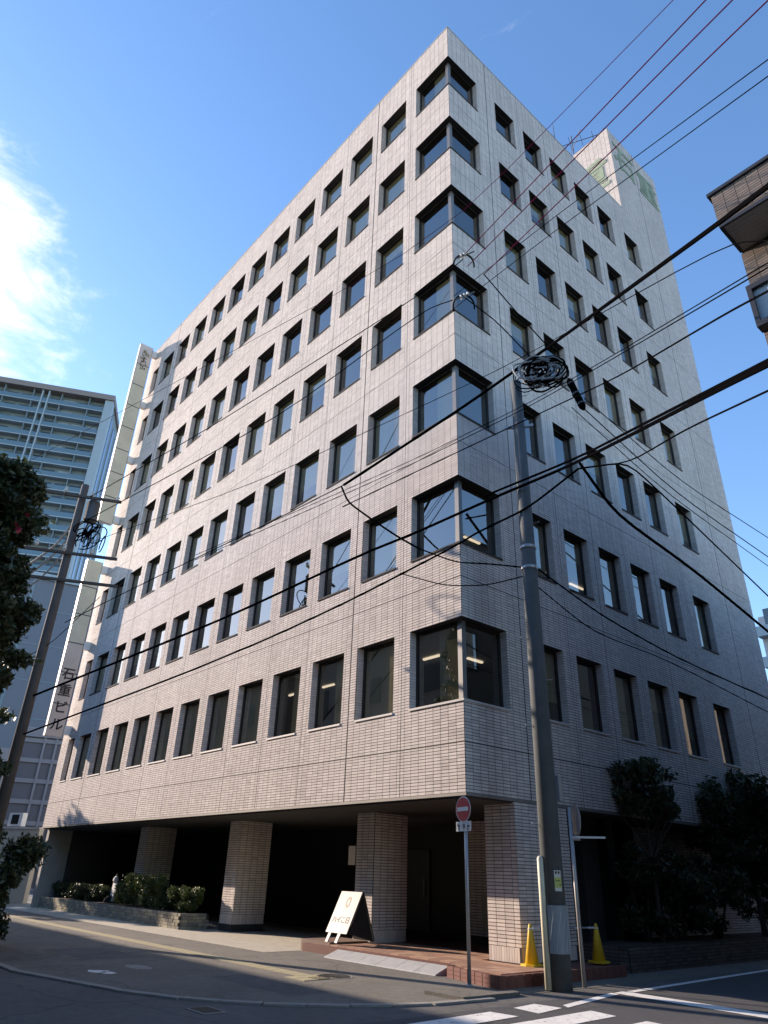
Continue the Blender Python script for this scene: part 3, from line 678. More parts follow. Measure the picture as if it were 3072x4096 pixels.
def wrap(name, z0, z1, a0, a1, r, mt, n=14, ribs=0):
    mb = MB()
    for k in range(n):
        p0 = polar(a0 + (a1 - a0) * k / n, r); p1 = polar(a0 + (a1 - a0) * (k + 1) / n, r); q0 = polar(a0 + (a1 - a0) * k / n, r - 0.02); q1 = polar(a0 + (a1 - a0) * (k + 1) / n, r - 0.02)
        mb.hexa([q0 + Vector((0, 0, z0)), q1 + Vector((0, 0, z0)), p1 + Vector((0, 0, z0)), p0 + Vector((0, 0, z0)), q0 + Vector((0, 0, z1)), q1 + Vector((0, 0, z1)), p1 + Vector((0, 0, z1)), p0 + Vector((0, 0, z1))])
    return mb.build(name, mt, up)
wrap('sticker_guard', 0.55, 1.28, -38, 88, 0.222, M_SHEET)
for k in range(5):     # pale diagonal ribs on the guard
    a0 = -30 + k * 24; mb = MB(); z0 = 0.58 if k else 0.75
    mb.tube([polar(a0 + q * 4.0, 0.224) + Vector((0, 0, z0 + q * 0.075)) for q in range(9) if z0 + q * 0.075 < 1.27 and a0 + q * 4 < 86], 0.006, 4); mb.build('rib', mat('pale_rib', (0.42, 0.46, 0.48), 0.5), up)
M_LY = mat('lime_label', (0.50, 0.55, 0.16), 0.6); M_LW = mat('white_label', (0.62, 0.64, 0.58), 0.6)
lb = wrap('label_plate', 1.50, 1.83, 8, 44, 0.214, M_LW, 5)
def onlabel(z0, z1, a0, a1, mt, r=0.2165):
    o = wrap('label_print', z0, z1, a0, a1, r, mt, 3); o.parent = lb
onlabel(1.555, 1.72, 9, 43, M_LY); onlabel(1.655, 1.675, 13, 36, mat('dark_olive_print', (0.16, 0.18, 0.03), 0.6), 0.2185)
onlabel(1.59, 1.615, 32, 40, bpy.data.materials['dark_olive_print'], 0.2185)
for a in (13, 27): onlabel(1.775, 1.815, a, a + 9, M_INK)
for z in (7.75, 8.25): MB().lathe([(0.155 + 0.05 * (1 - z / 14), 0), (0.165 + 0.05 * (1 - z / 14), 0.02), (0.165 + 0.05 * (1 - z / 14), 0.06), (0.155 + 0.05 * (1 - z / 14), 0.08)], (0, 0, z), 18).build('steel_band', M_STEEL, up)
for k in range(12):
    z = 2.6 + k * 0.9; s = 1 if k % 2 else -1
    c = polar(80 * s, 0.19 - z * 0.004); MB().tube([c + Vector((0, 0, z)), c + polar(80 * s, 0.13) + Vector((0, 0, z)), c + polar(80 * s, 0.13) + Vector((0, 0, z + 0.03))], 0.009, 5).build('step_bolt', M_STEEL, up)
MB().box(-0.05, 0.05, -0.05, 0.05, 3.0, 3.45).build('conduit_box', M_STEEL, up).location = polar(75, 0.24)
for z, ln in ((11.6, 0.35),):
    MB().bar(polar(-90, ln) + Vector((0, 0, z)), polar(90, ln) + Vector((0, 0, z)), 0.07, 0.07).build('crossarm', M_STEEL, up)
# tangle of spare cable coiled beside the pole head
tg = thing('cable_coil', 'tangled coil of black cable hanging beside the pole head', 'cable coil', A(1165, 808, 14.2))
rr = random.Random(5)
for k in range(28):
    c = SID * rr.uniform(-0.20, 0.26) + TOC * rr.uniform(-0.15, 0.15) + Vector((0, 0, rr.uniform(-0.14, 0.14))); R1 = rr.uniform(0.34, 0.52) if k % 4 else rr.uniform(0.18, 0.3); R2 = R1 * rr.uniform(0.62, 0.85)
    ax = (TOC + Vector((rr.uniform(-0.45, 0.45), rr.uniform(-0.45, 0.45), rr.uniform(-0.3, 0.3)))).normalized(); e1 = ax.cross(Vector((0, 0, 1))).normalized(); e2 = ax.cross(e1)
    pts = [c + e1 * R1 * math.cos(t) + e2 * R2 * math.sin(t) + Vector((0, 0, 0.05 * math.sin(3 * t + k))) for t in np.linspace(0.4 * k, 0.4 * k + rr.uniform(5.4, 6.28), 26)]
    MB().tube(pts, rr.choice((0.013, 0.018, 0.024)), 6).build('loop', [M_BLACK, mat('highlight_grey_cable', (0.30, 0.31, 0.31), 0.5)][k % 3 == 0], tg)  # every third loop is grey, painting pale highlights into the coil
cl = thing('cable_closure', 'chunky black splice closure on the cable right of the coil', 'cable closure', A(1243, 850, 14.2))
e0 = A(1228, 818, 14.2) - A(1243, 850, 14.2); e1 = A(1262, 885, 14.2) - A(1243, 850, 14.2)
MB().tube([e0, e0 * 0.8, e1 * 0.8, e1], [0.035, 0.085, 0.085, 0.035], 12).build('case', M_BLACK, cl)
for t in (-0.6, 0.0, 0.6): MB().tube([(e1 if t > 0 else e0) * abs(t) + Vector((0, 0, -0.001)), (e1 if t >= 0 else e0) * (abs(t) + 0.07)], 0.093, 12).build('clamp', M_DSTEEL, cl)
# insulator groups on the overhead lines
def insul(u, v, d, label):
    t = thing('line_insulator', label, 'insulator', A(u, v, d))
    a = Vector((0.20, 0.22, 0.30))
    MB().tube([(-0.20, -0.2, -0.12), (0, 0, 0), (0.18, 0.2, 0.16)], 0.02, 6).build('rod', M_DSTEEL, t)
    for k in range(3): MB().lathe([(0.02, -0.03), (0.065, -0.01), (0.065, 0.015), (0.02, 0.035)], Vector((-0.06 + k * 0.06, -0.065 + k * 0.065, -0.03 + 0.05 * k)), 10, axis=(0.6, 0.66, 0.45)).build('disc', mat('porcelain', (0.5, 0.48, 0.45), 0.3), t)
    pts = [Vector((-0.22, -0.2, -0.35)) + Vector((0.19 * (1 - math.cos(s)), 0.2 * (1 - math.cos(s)), 0.42 * math.sin(s))) for s in np.linspace(-0.35, 3.3, 14)]
    MB().tube(pts, 0.022, 6).build('jumper_loop', M_BLACK, t); return t
insul(1003, 552, 13.6, 'upper insulator with a looped jumper on the overhead line before the corner windows')
insul(1003, 640, 13.6, 'lower insulator with a looped jumper just above the fifth corner window')

# ------------------------------------------------------------------ overhead wires, each one a thing
def plane_d(u, v, p, q):
    # distance along the view ray to the vertical plane that holds the line p-q (two poles)
    r = ray(u * K, v * K); n = np.array([-(q[1] - p[1]), q[0] - p[0]]); h = np.hypot(r[0], r[1])
    return float(np.dot(np.array(p) - CAM[:2], n) / np.dot(r[:2] / h, n))
def wire(pts, r, label, mt=None, sag=0.0, cat='wire', grp='overhead wires'):
    r *= 1.45; P = []
    for (u, v, d) in pts:
        if d == 'L': d = plane_d(u, v, (1.62, 0.49), (-13.9, -5.1))
        elif d == 'S': d = plane_d(u, v, (1.75, 0.5), (2.6, 45.0))
        P.append(A(u, v, d))
    out = []
    for a, b in zip(P[:-1], P[1:]):
        n = 10 if sag or len(P) == 2 else 5
        for k in range(n):
            t = k / n; q = a.lerp(b, t); q.z -= sag * 4 * t * (1 - t); out.append(q)
    out.append(P[-1])
    if len(P) > 2 and not sag:      # soften the corners
        for _ in range(2): out = [out[0]] + [(out[i - 1] + out[i] * 2 + out[i + 1]) / 4 for i in range(1, len(out) - 1)] + [out[-1]]
    o = MB().tube(out, r, 6).build('overhead_wire' if r < 0.035 else 'cable_bundle', mt or M_BLACK); return tag(o, label, cat, grp)
wire([(1532, -8, 7.6), (1005, 548, 13.6)], 0.0085, 'leftmost of the three thick purple wires crossing the sky to the insulators', M_CABLE2)
wire([(1590, -8, 7.6), (1010, 575, 13.7)], 0.0085, 'middle of the three thick purple wires crossing the sky at upper right', M_CABLE2)
wire([(1668, -8, 7.6), (1046, 592, 13.9)], 0.0085, 'rightmost of the three thick purple wires crossing the sky at upper right', M_CABLE2)
wire([(1462, -8, 9.0), (945, 520, 15.5), (0, 1030, 'L')], 0.006, 'thin grey wire highest at the top edge, left of the purple wires', M_CABLE2)
wire([(1668, 122, 7.4), (1195, 470, 12.5), (980, 640, 14.5)], 0.006, 'upper of two thin wires reaching the right edge below the purple wires')
wire([(1668, 158, 7.4), (1190, 505, 12.5), (950, 690, 14.5)], 0.006, 'lower of two thin wires reaching the right edge below the purple wires')
wire([(1000, 560, 13.6), (915, 632, 'L'), (475, 911, 'L'), (192, 1075, 'L')], 0.010, 'upper wire running down the sunlit wall to the left pole')
wire([(1003, 640, 13.6), (918, 668, 'L'), (606, 899, 'L'), (185, 1125, 'L')], 0.010, 'second wire running down the sunlit wall to the left pole')
wire([(1045, 592, 13.9), (1110, 668, 14.0), (1180, 745, 14.3)], 0.011, 'upper slanting wire from the insulators down to the coil')
wire([(1000, 640, 13.6), (1070, 692, 14.0), (1150, 775, 14.3)], 0.011, 'lower slanting wire from the insulators down to the coil')
wire([(1672, 392, 7.2), (1550, 484, 8.4), (1182, 752, 14.3), (1000, 880, 'L'), (742, 1048, 'L')], 0.026, 'thick black cable sweeping from the right edge past the coil', cat='cable', grp='thick cables')
wire([(742, 1048, 'L'), (560, 1140, 'L'), (300, 1265, 'L'), (140, 1345, 'L')], 0.010, 'thin continuation of the thick cable over the lower sunlit wall')
wire([(738, 1052, 'L'), (752, 1085, 'L'), (800, 1120, 'L'), (860, 1160, 'L'), (905, 1185, 'L')], 0.018, 'cable tail looping down across the third floor windows')
wire([(1672, 782, 8.0), (1560, 838, 9.0), (1245, 1000, 13.6), (1060, 1078, 'L'), (900, 1150, 'L'), (780, 1198, 'L'), (486, 1336, 'L'), (64, 1506, 'L')], 0.023, 'thickest cable bundle crossing the whole building low down', cat='cable', grp='thick cables')
wire([(1672, 772, 8.0), (1440, 890, 10.5), (1250, 988, 13.6), (1050, 1070, 'L')], 0.018, 'cable lying just above the thickest bundle at right', cat='cable', grp='thick cables')
wire([(1250, 1012, 13.6), (1140, 1098, 14.4), (1031, 1150, 'L'), (990, 1176, 'L'), (759, 1296, 'L'), (583, 1378, 'L'), (378, 1463, 'L'), (40, 1590, 'L')], 0.017, 'cable below the thickest bundle, drooping across the second floor', cat='cable', grp='thick cables')
wire([(1672, 838, 8.0), (1480, 928, 10.5), (1362, 998, 12.5), (1252, 1012, 13.6)], 0.010, 'thin wire joining the bundle from the right edge')
wire([(1252, 1000, 'S'), (1330, 1110, 'S'), (1500, 1232, 'S'), (1672, 1375, 'S')], 0.030, 'thick cable dropping away down the side street', cat='cable', grp='thick cables')
wire([(1252, 1012, 'S'), (1355, 998, 'S'), (1450, 1086, 'S'), (1672, 1300, 'S')], 0.018, 'cable arching up then dropping down the side street', cat='cable', grp='thick cables')
wire([(1250, 872, 'S'), (1460, 1065, 'S'), (1672, 1212, 'S')], 0.012, 'lowest of three parallel wires running down the side street')
wire([(1262, 860, 'S'), (1470, 1040, 'S'), (1672, 1170, 'S')], 0.010, 'middle of three parallel wires running down the side street')
wire([(1235, 880, 'S'), (1440, 1065, 'S'), (1672, 1232, 'S')], 0.009, 'faintest of three parallel wires running down the side street')
wire([(1672, 518, 7.4), (1570, 526, 7.9), (1225, 718, 13.0), (1075, 800, 'L'), (905, 880, 'L'), (560, 1040, 'L'), (200, 1170, 'L')], 0.006, 'thin wire from beside the brown building, just under the thick cable')
wire([(1672, 560, 7.4), (1300, 782, 12.0), (1140, 872, 14.4), (880, 1000, 'L'), (420, 1200, 'L')], 0.006, 'upper wire of the clipped pair crossing the right of the facade')
wire([(1672, 570, 7.4), (1300, 789, 12.0), (1140, 880, 14.4), (880, 1008, 'L'), (420, 1210, 'L')], 0.007, 'lower wire of the clipped pair crossing the right of the facade')
wire([(1672, 622, 7.4), (1570, 676, 8.2), (1340, 812, 12.0), (1140, 905, 14.4), (960, 990, 'L'), (740, 1095, 'L')], 0.010, 'single dark wire below the clipped pair')
wire([(1152, 1222, 14.5), (1300, 1330, 'S'), (1460, 1420, 'S'), (1672, 1515, 'S')], 0.013, 'dark service cable from the pole along the shaded wall')
wire([(1150, 1258, 14.5), (1280, 1365, 'S'), (1440, 1425, 'S'), (1672, 1545, 'S')], 0.009, 'thinner service cable from the pole below the other')
wire([(905, 1185, 'L'), (985, 1215, 'L'), (1060, 1218, 'L'), (1150, 1228, 14.5)], 0.012, 'short cable curving from the corner to the pole')
wire([(870, 1240, 'L'), (960, 1265, 'L'), (1050, 1265, 'L'), (1150, 1240, 14.5)], 0.009, 'lower short cable curving from the corner to the pole')
wire([(0, 1440, 'L'), (100, 1400, 'L'), (215, 1290, 'L')], 0.008, 'slack wire beside the lower blade sign')
wire([(0, 1262, 'L'), (120, 1180, 'L'), (165, 1120, 'L')], 0.028, 'upper of three pale cables slanting left from the far pole', mat('pale_cable', (0.42, 0.40, 0.37), 0.6))
wire([(0, 1290, 'L'), (110, 1205, 'L'), (160, 1150, 'L')], 0.026, 'middle of three pale cables slanting left from the far pole', bpy.data.materials['pale_cable'])
wire([(0, 1318, 'L'), (105, 1235, 'L'), (155, 1170, 'L')], 0.020, 'lowest of three pale cables slanting left from the far pole', bpy.data.materials['pale_cable'])

# ------------------------------------------------------------------ far utility pole on the left
LPb = Vector((-13.9, -5.1, 0))
lp = thing('utility_pole', 'dark utility pole leaning into view at left beside the blade signs', 'utility pole', LPb)
M_POLE2 = mat('brown_grey_pole', (0.10, 0.085, 0.075), 0.85, 0.2, 3)
MB().tube([(0, 0, 0), (0, 0, 7), (0, 0, 14.1)], [0.19, 0.16, 0.13], 14).build('shaft', M_POLE2, lp, True)
for z, l, dx in ((13.5, 1.2, 0.3), (11.3, 1.5, 0.2), (10.3, 1.7, 0.2)):
    MB().bar((-0.45 * l + dx, -0.95 * l, z), (0.45 * l + dx, 0.95 * l, z), 0.09, 0.09).build('crossarm', M_POLE2, lp)
rr = random.Random(9)
for k in range(14):
    c = Vector((0.25, 0.55, 12.2)) + Vector((rr.uniform(-0.2, 0.2), rr.uniform(-0.4, 0.5), rr.uniform(-0.35, 0.35))); R1 = rr.uniform(0.2, 0.5)
    ax = Vector((rr.uniform(-1, 1), rr.uniform(-1, 1), rr.uniform(-0.3, 0.3))).normalized(); e1 = ax.orthogonal().normalized(); e2 = ax.cross(e1)
    MB().tube([c + e1 * R1 * math.cos(t) + e2 * R1 * 0.6 * math.sin(t) for t in np.linspace(0, 5.8, 18)], 0.022, 5).build('cable_loop', M_BLACK, lp)
for k in range(6):
    MB().lathe([(0.03, 0), (0.07, 0.05), (0.05, 0.12), (0.07, 0.18), (0.02, 0.22)], (0.3 + 0.3 * (k - 2.5) * 0.45 , (k - 2.5) * 0.42, 13.55 if k % 2 else 11.35), 8).build('insulator', M_LW, lp)
MB().lathe([(0.2, 0), (0.24, 0.05), (0.24, 0.75), (0.2, 0.82)], (0.1, 0.42, 12.7), 12).build('transformer', M_DSTEEL, lp)

# ------------------------------------------------------------------ small street things
# no entry sign
NE = Vector((0.46, -0.53, 0))
ne = thing('no_entry_sign', 'round red and white no entry sign on a thin grey post', 'road sign', NE)
MB().tube([(0, 0, 0), (0, 0, 2.98)], 0.033, 14).build('post', M_STEEL, ne, True)
MB().lathe([(0.06, 0), (0.06, 0.02), (0.045, 0.03)], (0, 0, 0), 12).build('foot', M_STEEL, ne)
M_RED = mat('sign_red', (0.52, 0.010, 0.030), 0.4); M_SW = mat('sign_white', (0.75, 0.75, 0.73), 0.4)
nv = Vector((-0.17, -0.985, 0)).normalized(); rt = Vector((nv.y, -nv.x, 0)) * -1
cs = Vector((0, 0, 2.83)) + nv * 0.055
def disc(r, off, mt, name, par, c=cs, n=40):
    mb = MB(); f = [c + nv * off + rt * r * math.cos(a) + Vector((0, 0, r * math.sin(a))) for a in np.linspace(0, 2 * math.pi, n, endpoint=False)]
    b = [p - nv * 0.006 for p in f]; k = len(mb.v); mb.v += [tuple(p) for p in f + b]
    mb.f += [tuple(range(k, k + n)), tuple(range(k + 2 * n - 1, k + n - 1, -1))]; mb.m += [0, 0]
    for i in range(n): mb.f.append((k + (i + 1) % n, k + i, k + n + i, k + n + (i + 1) % n)); mb.m.append(0)
    return mb.build(name, mt, par)
d0 = disc(0.228, 0.0, M_SW, 'disc', ne); disc(0.208, 0.007, M_RED, 'red_field', d0)
def plate(c, w_, h_, t_, mt, name, par, off=0.0):
    mb = MB(); c = c + nv * off; x = rt * w_ / 2; zz = Vector((0, 0, h_ / 2)); n_ = nv * t_
    mb.hexa([c - x - zz, c + x - zz, c + x - zz - n_, c - x - zz - n_, c - x + zz, c + x + zz, c + x + zz - n_, c - x + zz - n_]); return mb.build(name, mt, par)
plate(cs, 0.33, 0.075, 0.006, M_SW, 'white_bar', d0, 0.014)
pp = plate(Vector((0, 0, 2.53)) + nv * 0.055, 0.46, 0.17, 0.006, M_SW, 'text_plate', ne)
r3 = random.Random(3)
for k in range(3):     # characters too small to read in the picture
    for q in range(5):
        cx = -0.13 + k * 0.13 + r3.uniform(-0.035, 0.035); cz = 2.53 + r3.uniform(-0.04, 0.04); hor = q % 2
        plate(Vector((0, 0, cz)) + nv * 0.055 + rt * cx, 0.075 if hor else 0.012, 0.012 if hor else 0.075, 0.002, M_INK, 'stroke', pp, 0.0025)
for z in (2.83, 2.53): MB().box(-0.05, 0.05, -0.05, 0.045, z - 0.02, z + 0.02).build('clamp', M_STEEL, ne)
# thin post with a sign seen from its edge
tp_ = thing('sign_post', 'slim grey post with a sign seen edge on, right of the utility pole', 'road sign', (1.57, 1.25, 0))
MB().tube([(0, 0, 0), (0, 0, 2.95)], 0.036, 12).build('post', M_STEEL, tp_, True)
mb = MB(); e = Vector((0.70, -0.71, 0)).normalized(); pd = Vector((-e.y, e.x, 0))
n = 28; c = Vector((0, 0, 2.72)) + pd * 0.10
f = [c + (e * 0.96 + pd * 0.28).normalized() * 0.22 * math.cos(a) * 1.0 + Vector((0, 0, 0.29 * math.sin(a))) for a in np.linspace(0, 2 * math.pi, n, endpoint=False)]
mb.poly(f); mb.poly([p + pd * 0.008 for p in f][::-1]); 
for i in range(n): mb.quad(f[i], f[(i + 1) % n], f[(i + 1) % n] + pd * 0.008, f[i] + pd * 0.008)
mb.build('sign_back', M_STEEL, tp_)
MB().bar((0, 0, 2.42), Vector((0, 0, 2.42)) + pd * 0.62 + e * 0.1, 0.05, 0.035).build('arm', M_SW, tp_)
MB().tube([(0, 0, 2.40), Vector((0, 0, 2.40)) + pd * 0.16], 0.045, 10).build('clamp', M_STEEL, tp_)
# traffic cones
M_CONE = mat('yellow_cone_plastic', (0.72, 0.47, 0.03), 0.5, 0.06, 4)
M_RUBBER = mat('black_rubber', (0.03, 0.03, 0.03), 0.8)
def cone(loc, label):
    t = thing('traffic_cone', label, 'traffic cone', loc, 'yellow traffic cones')
    MB().lathe([(0.135, 0.03), (0.028, 0.69), (0.02, 0.70)], (0, 0, 0), 20).build('body', M_CONE, t, True)
    MB().prism([(0.19 * math.cos(a) * (1.18 if k % 2 else 1), 0.19 * math.sin(a) * (1.18 if k % 2 else 1)) for k, a in enumerate(np.linspace(0, 2 * math.pi, 8, endpoint=False))], 0.0, 0.035).build('base', M_CONE, t)
    MB().lathe([(0.03, 0.60), (0.05, 0.605), (0.05, 0.625), (0.03, 0.63)], (0, 0, 0), 12).build('bar_ring', M_SW, t)
    return t
C1 = Vector((0.30, 1.42, 0.2)); C2 = Vector((0.55, 3.28, 0.2))
cone(C1, 'yellow traffic cone left of the utility pole in front of the tiled pillar'); cone(C2, 'yellow traffic cone right of the utility pole on the dark platform end')
cb = thing('cone_bar', 'white striped bar bridging the two yellow cones', 'barrier bar', C1 + Vector((0, 0, 0.6)))
dv = C2 - C1
M_GB = mat('grey_bar', (0.30, 0.30, 0.31), 0.5)
for k in range(9): MB().tube([dv * (k / 9 * 0.94 + 0.03) + Vector((0, 0, 0.02)), dv * ((k + 1) / 9 * 0.94 + 0.03) + Vector((0, 0, 0.02))], 0.017, 8).build('bar_segment', M_SW if k % 2 == 0 else M_GB, cb)
# A-frame signboard
M_BOARD = mat('white_signboard', (0.25, 0.242, 0.236), 0.5, 0.05, 3); M_BLK = mat('black_board_side', (0.012, 0.012, 0.013), 0.6)
ab = thing('signboard', 'white A frame signboard with grey characters on the brown step', 'signboard', (-4.85, 0.6, 0.24))
X0, X1 = -0.36, 0.44
ft = Vector((0, 0.42, 1.05)); fb = Vector((0, -0.02, 0.19)); fn = Vector((0, -(ft - fb).z, (ft - fb).y)).normalized()
pn = MB().hexa([(X0, fb.y, fb.z), (X1, fb.y, fb.z), (X1, fb.y + 0.03, fb.z), (X0, fb.y + 0.03, fb.z), (X0, ft.y, ft.z), (X1, ft.y, ft.z), (X1, ft.y + 0.03, ft.z), (X0, ft.y + 0.03, ft.z)]).build('front_panel', M_BOARD, ab)
MB().hexa([(X0 + 0.01, 0.84, 0.02), (X1 - 0.005, 0.84, 0.02), (X1 - 0.005, 0.87, 0.02), (X0 + 0.01, 0.87, 0.02), (X0 + 0.01, 0.455, 1.04), (X1 - 0.005, 0.455, 1.04), (X1 - 0.005, 0.485, 1.04), (X0 + 0.01, 0.485, 1.04)]).build('rear_panel', M_BLK, ab)
for x in (X0 + 0.12, X1 - 0.32): MB().hexa([(x, -0.12, 0), (x + 0.10, -0.12, 0), (x + 0.10, -0.09, 0), (x, -0.09, 0), (x, -0.005, 0.21), (x + 0.10, -0.005, 0.21), (x + 0.10, 0.025, 0.21), (x, 0.025, 0.21)]).build('leg', M_BOARD, ab)
MB().prism([(0, 0)] * 0 + [(X1 - 0.02, 0.05), (X1, 0.05), (X1, 0.84), (X1 - 0.02, 0.84)], 0.01, 0.02).build('side_rail', M_BLK, ab)
mb = MB(); tri = [(0.06, 0.19), (0.82, 0.02), (0.46, 1.0)]
a_ = [(X1 - 0.03, y, z) for y, z in tri]; b_ = [(X1 - 0.008, y, z) for y, z in tri]; mb.poly(a_[::-1]); mb.poly(b_)
for i in range(3): mb.quad(a_[i], a_[(i + 1) % 3], b_[(i + 1) % 3], b_[i])
mb.build('side_cover', M_BLK, ab)
upv = (ft - fb).normalized(); M_GREYT = mat('grey_print', (0.05, 0.05, 0.05), 0.6); M_BEI = mat('beige_emblem', (0.27, 0.19, 0.125), 0.6)
def onboard(x, t): return Vector((x, 0, 0)) + fb.lerp(ft, t) + fn * 0.003
for k, ch in enumerate('ハイこ日'): glyph(ch, 0.17, M_GREYT, pn, face_matrix(onboard(-0.21 + k * 0.165, 0.30), (1, 0, 0), upv), 0.001)
mb = MB(); n = 24; o1 = []; 
for k in range(n):
    a0 = 2 * math.pi * k / n; a1 = 2 * math.pi * (k + 1) / n
    P_ = lambda a, s: onboard(0.06 + 0.085 * s * math.cos(a), 0.74 + 0.135 * s * math.sin(a))
    mb.quad(P_(a0, 0.62), P_(a0, 1.0), P_(a1, 1.0), P_(a1, 0.62))
mb.build('emblem_ring', M_BEI, pn)

# ------------------------------------------------------------------ planters and plants
def foliage(name, blobs, n, size, mt, parent=None, seed=1, loc=(0, 0, 0), flat=0.0):
    """many small leaf quads spread through clumps; blobs: (cx,cy,cz,rx,ry,rz)"""
    g = np.random.default_rng(seed); vol = np.array([b[3] * b[4] * b[5] for b in blobs]) ** 0.75; pk = g.choice(len(blobs), n, p=vol / vol.sum())
    Bm = np.array(blobs)[pk]; d = g.normal(size=(n, 3)); d /= np.linalg.norm(d, axis=1)[:, None]; r = g.random(n) ** 0.45 * g.uniform(0.82, 1.12, n)
    c = Bm[:, :3] + d * r[:, None] * Bm[:, 3:]
    a = g.normal(size=(n, 3)) + d * 0.3; a[:, 2] -= 0.25; a /= np.linalg.norm(a, axis=1)[:, None]
    b = np.cross(a, g.normal(size=(n, 3))); b /= np.linalg.norm(b, axis=1)[:, None]
    s = size * g.uniform(0.6, 1.3, n)[:, None]; e = s * 0.42
    V = np.stack([c - a * s, c + b * e, c + a * s, c - b * e], 1).reshape(-1, 3)
    me = bpy.data.meshes.new(name); me.vertices.add(4 * n); me.vertices.foreach_set('co', V.astype(np.float32).ravel())
    me.loops.add(4 * n); me.loops.foreach_set('vertex_index', np.arange(4 * n, dtype=np.int32)); me.polygons.add(n); me.polygons.foreach_set('loop_start', np.arange(0, 4 * n, 4, dtype=np.int32))
    at_ = me.attributes.new('tone', 'FLOAT', 'FACE'); cl_ = g.random(len(blobs))[pk]
    at_.data.foreach_set('value', np.clip(0.55 * g.random(n) + 0.45 * cl_, 0, 1).astype(np.float32))
    me.polygons.foreach_set('use_smooth', np.zeros(n, bool)); me.materials.append(mt); me.update(calc_edges=True); o = link(name, me, parent); return o
M_LEAF = leaf_mat('dark_leaf', (0.014, 0.024, 0.010), (0.072, 0.098, 0.036), 0.22)
M_LEAF2 = leaf_mat('hedge_leaf', (0.045, 0.072, 0.020), (0.13, 0.17, 0.052))
M_LEAF3 = leaf_mat('street_tree_leaf', (0.028, 0.05, 0.012), (0.08, 0.115, 0.03), 0.35)
M_BARK = mat('bark', (0.075, 0.058, 0.045), 0.9, 0.25, 8, 0.4, 30)
M_SOIL = mat('soil', (0.05, 0.04, 0.03), 1.0, 0.2, 6)
def blobs_in(cx, cy, cz, rx, ry, rz, n, rs, seed):
    g = random.Random(seed); out = []
    while len(out) < n:
        x, y, z = g.uniform(-1, 1), g.uniform(-1, 1), g.uniform(-1, 1)
        if x * x + y * y + z * z < 1: k = g.uniform(0.7, 1.25) * rs; out.append((cx + x * rx, cy + y * ry, cz + z * rz, k, k, k * 0.8))
    return out
def tree(name, loc, h0, h1, R, label, n, size, seed, trunk=0.1, mt=None, nb=34, rs=None, lean=(0, 0), group=None, cat='tree'):
    t = thing(name, label, cat, loc, group); g = random.Random(seed)
    cz = (h0 + h1) / 2; top = Vector((lean[0], lean[1], cz))
    tk = MB(); tk.tube([(0, 0, -0.02), (lean[0] * 0.2, lean[1] * 0.2, h0 * 0.6), tuple(top)], [trunk, trunk * 0.8, trunk * 0.35], 9)
    for k in range(9):
        a = g.uniform(0, 6.28); s = Vector((0, 0, 0)).lerp(top, g.uniform(0.45, 0.95)); e = Vector((math.cos(a) * R * 0.75 + lean[0], math.sin(a) * R * 0.75 + lean[1], g.uniform(h0 + 0.2, h1 - 0.4)))
        tk.tube([s, s.lerp(e, 0.5) + Vector((0, 0, 0.1)), e], [trunk * 0.4, trunk * 0.25, trunk * 0.1], 6)
    tk.build('trunk', M_BARK, t)
    foliage('crown', blobs_in(lean[0], lean[1], cz, R * 0.8, R * 0.8, (h1 - h0) / 2 * 0.85, nb, rs or R * 0.32, seed), n, size, mt or M_LEAF, t, seed)
    return t
# left planter with pale stone facing
pl = thing('stone_planter', 'long low planter faced with pale rough stone beside the footway', 'planter', (-12.6, 0.5, 0))
M_STONE = [mat('planter_stone_%s' % n_, c_, 0.9, 0.25, 7, 0.4, 40) for n_, c_ in (('pale', (0.38, 0.35, 0.26)), ('tan', (0.30, 0.27, 0.20)), ('grey', (0.25, 0.24, 0.21)))]
MB().box(-13.4, -0.03, 0.03, 1.0, 0.0, 0.40).build('core', M_GROUT, pl)
MB().box(-13.4, -0.2, 0.2, 0.98, 0.40, 0.43).build('soil', M_SOIL, pl)
r4 = random.Random(21); cnt = 0
for row in range(5):
    x = -0.0 - 0.02 - (row % 2) * 0.1
    while x > -13.3:
        wd = r4.uniform(0.16, 0.36); p_ = r4.uniform(0.0, 0.018)
        if cnt < 290:
            o = MB().box(x - wd + 0.012, x, -p_, 0.05, 0.006 + row * 0.088, 0.085 + row * 0.088).build('facing_stone', r4.choice(M_STONE), pl); cnt += 1
        x -= wd
    y = 0.06
    while y < 0.9:
        wd = r4.uniform(0.16, 0.3); o = MB().box(-0.04, r4.uniform(0.0, 0.015), y, y + wd - 0.012, 0.006 + row * 0.088, 0.085 + row * 0.088).build('facing_stone', r4.choice(M_STONE), pl); y += wd
def hedge(x0, x1, y0, y1, z0, z1, n, label, seed, mt=M_LEAF2):
    t = thing('hedge', label, 'hedge', ((x0 + x1) / 2, (y0 + y1) / 2, z0), 'hedges in the stone planter'); g = random.Random(seed)
    hx, hy, hz = (x1 - x0) / 2, (y1 - y0) / 2, z1 - z0; bl = []
    nx = max(2, int(hx * 2 / 0.32))
    for i in range(nx):
        for k in range(3): bl.append((-hx + 0.15 + (2 * hx - 0.3) * i / (nx - 1) + g.uniform(-0.05, 0.05), g.uniform(-0.5, 0.5) * hy, hz * (0.25 + 0.25 * k) + g.uniform(-0.04, 0.04), 0.26, hy * 0.62, hz * 0.27))
    foliage('leaves', bl, n, 0.045, mt, t, seed)
    mb = MB()
    for i in range(nx): mb.tube([(-hx + 0.2 + (2 * hx - 0.4) * i / (nx - 1), 0, -0.02), (-hx + 0.2 + (2 * hx - 0.4) * i / (nx - 1) + g.uniform(-0.1, 0.1), 0.02, hz * 0.7)], [0.02, 0.008], 5)
    mb.build('stems', M_BARK, t)
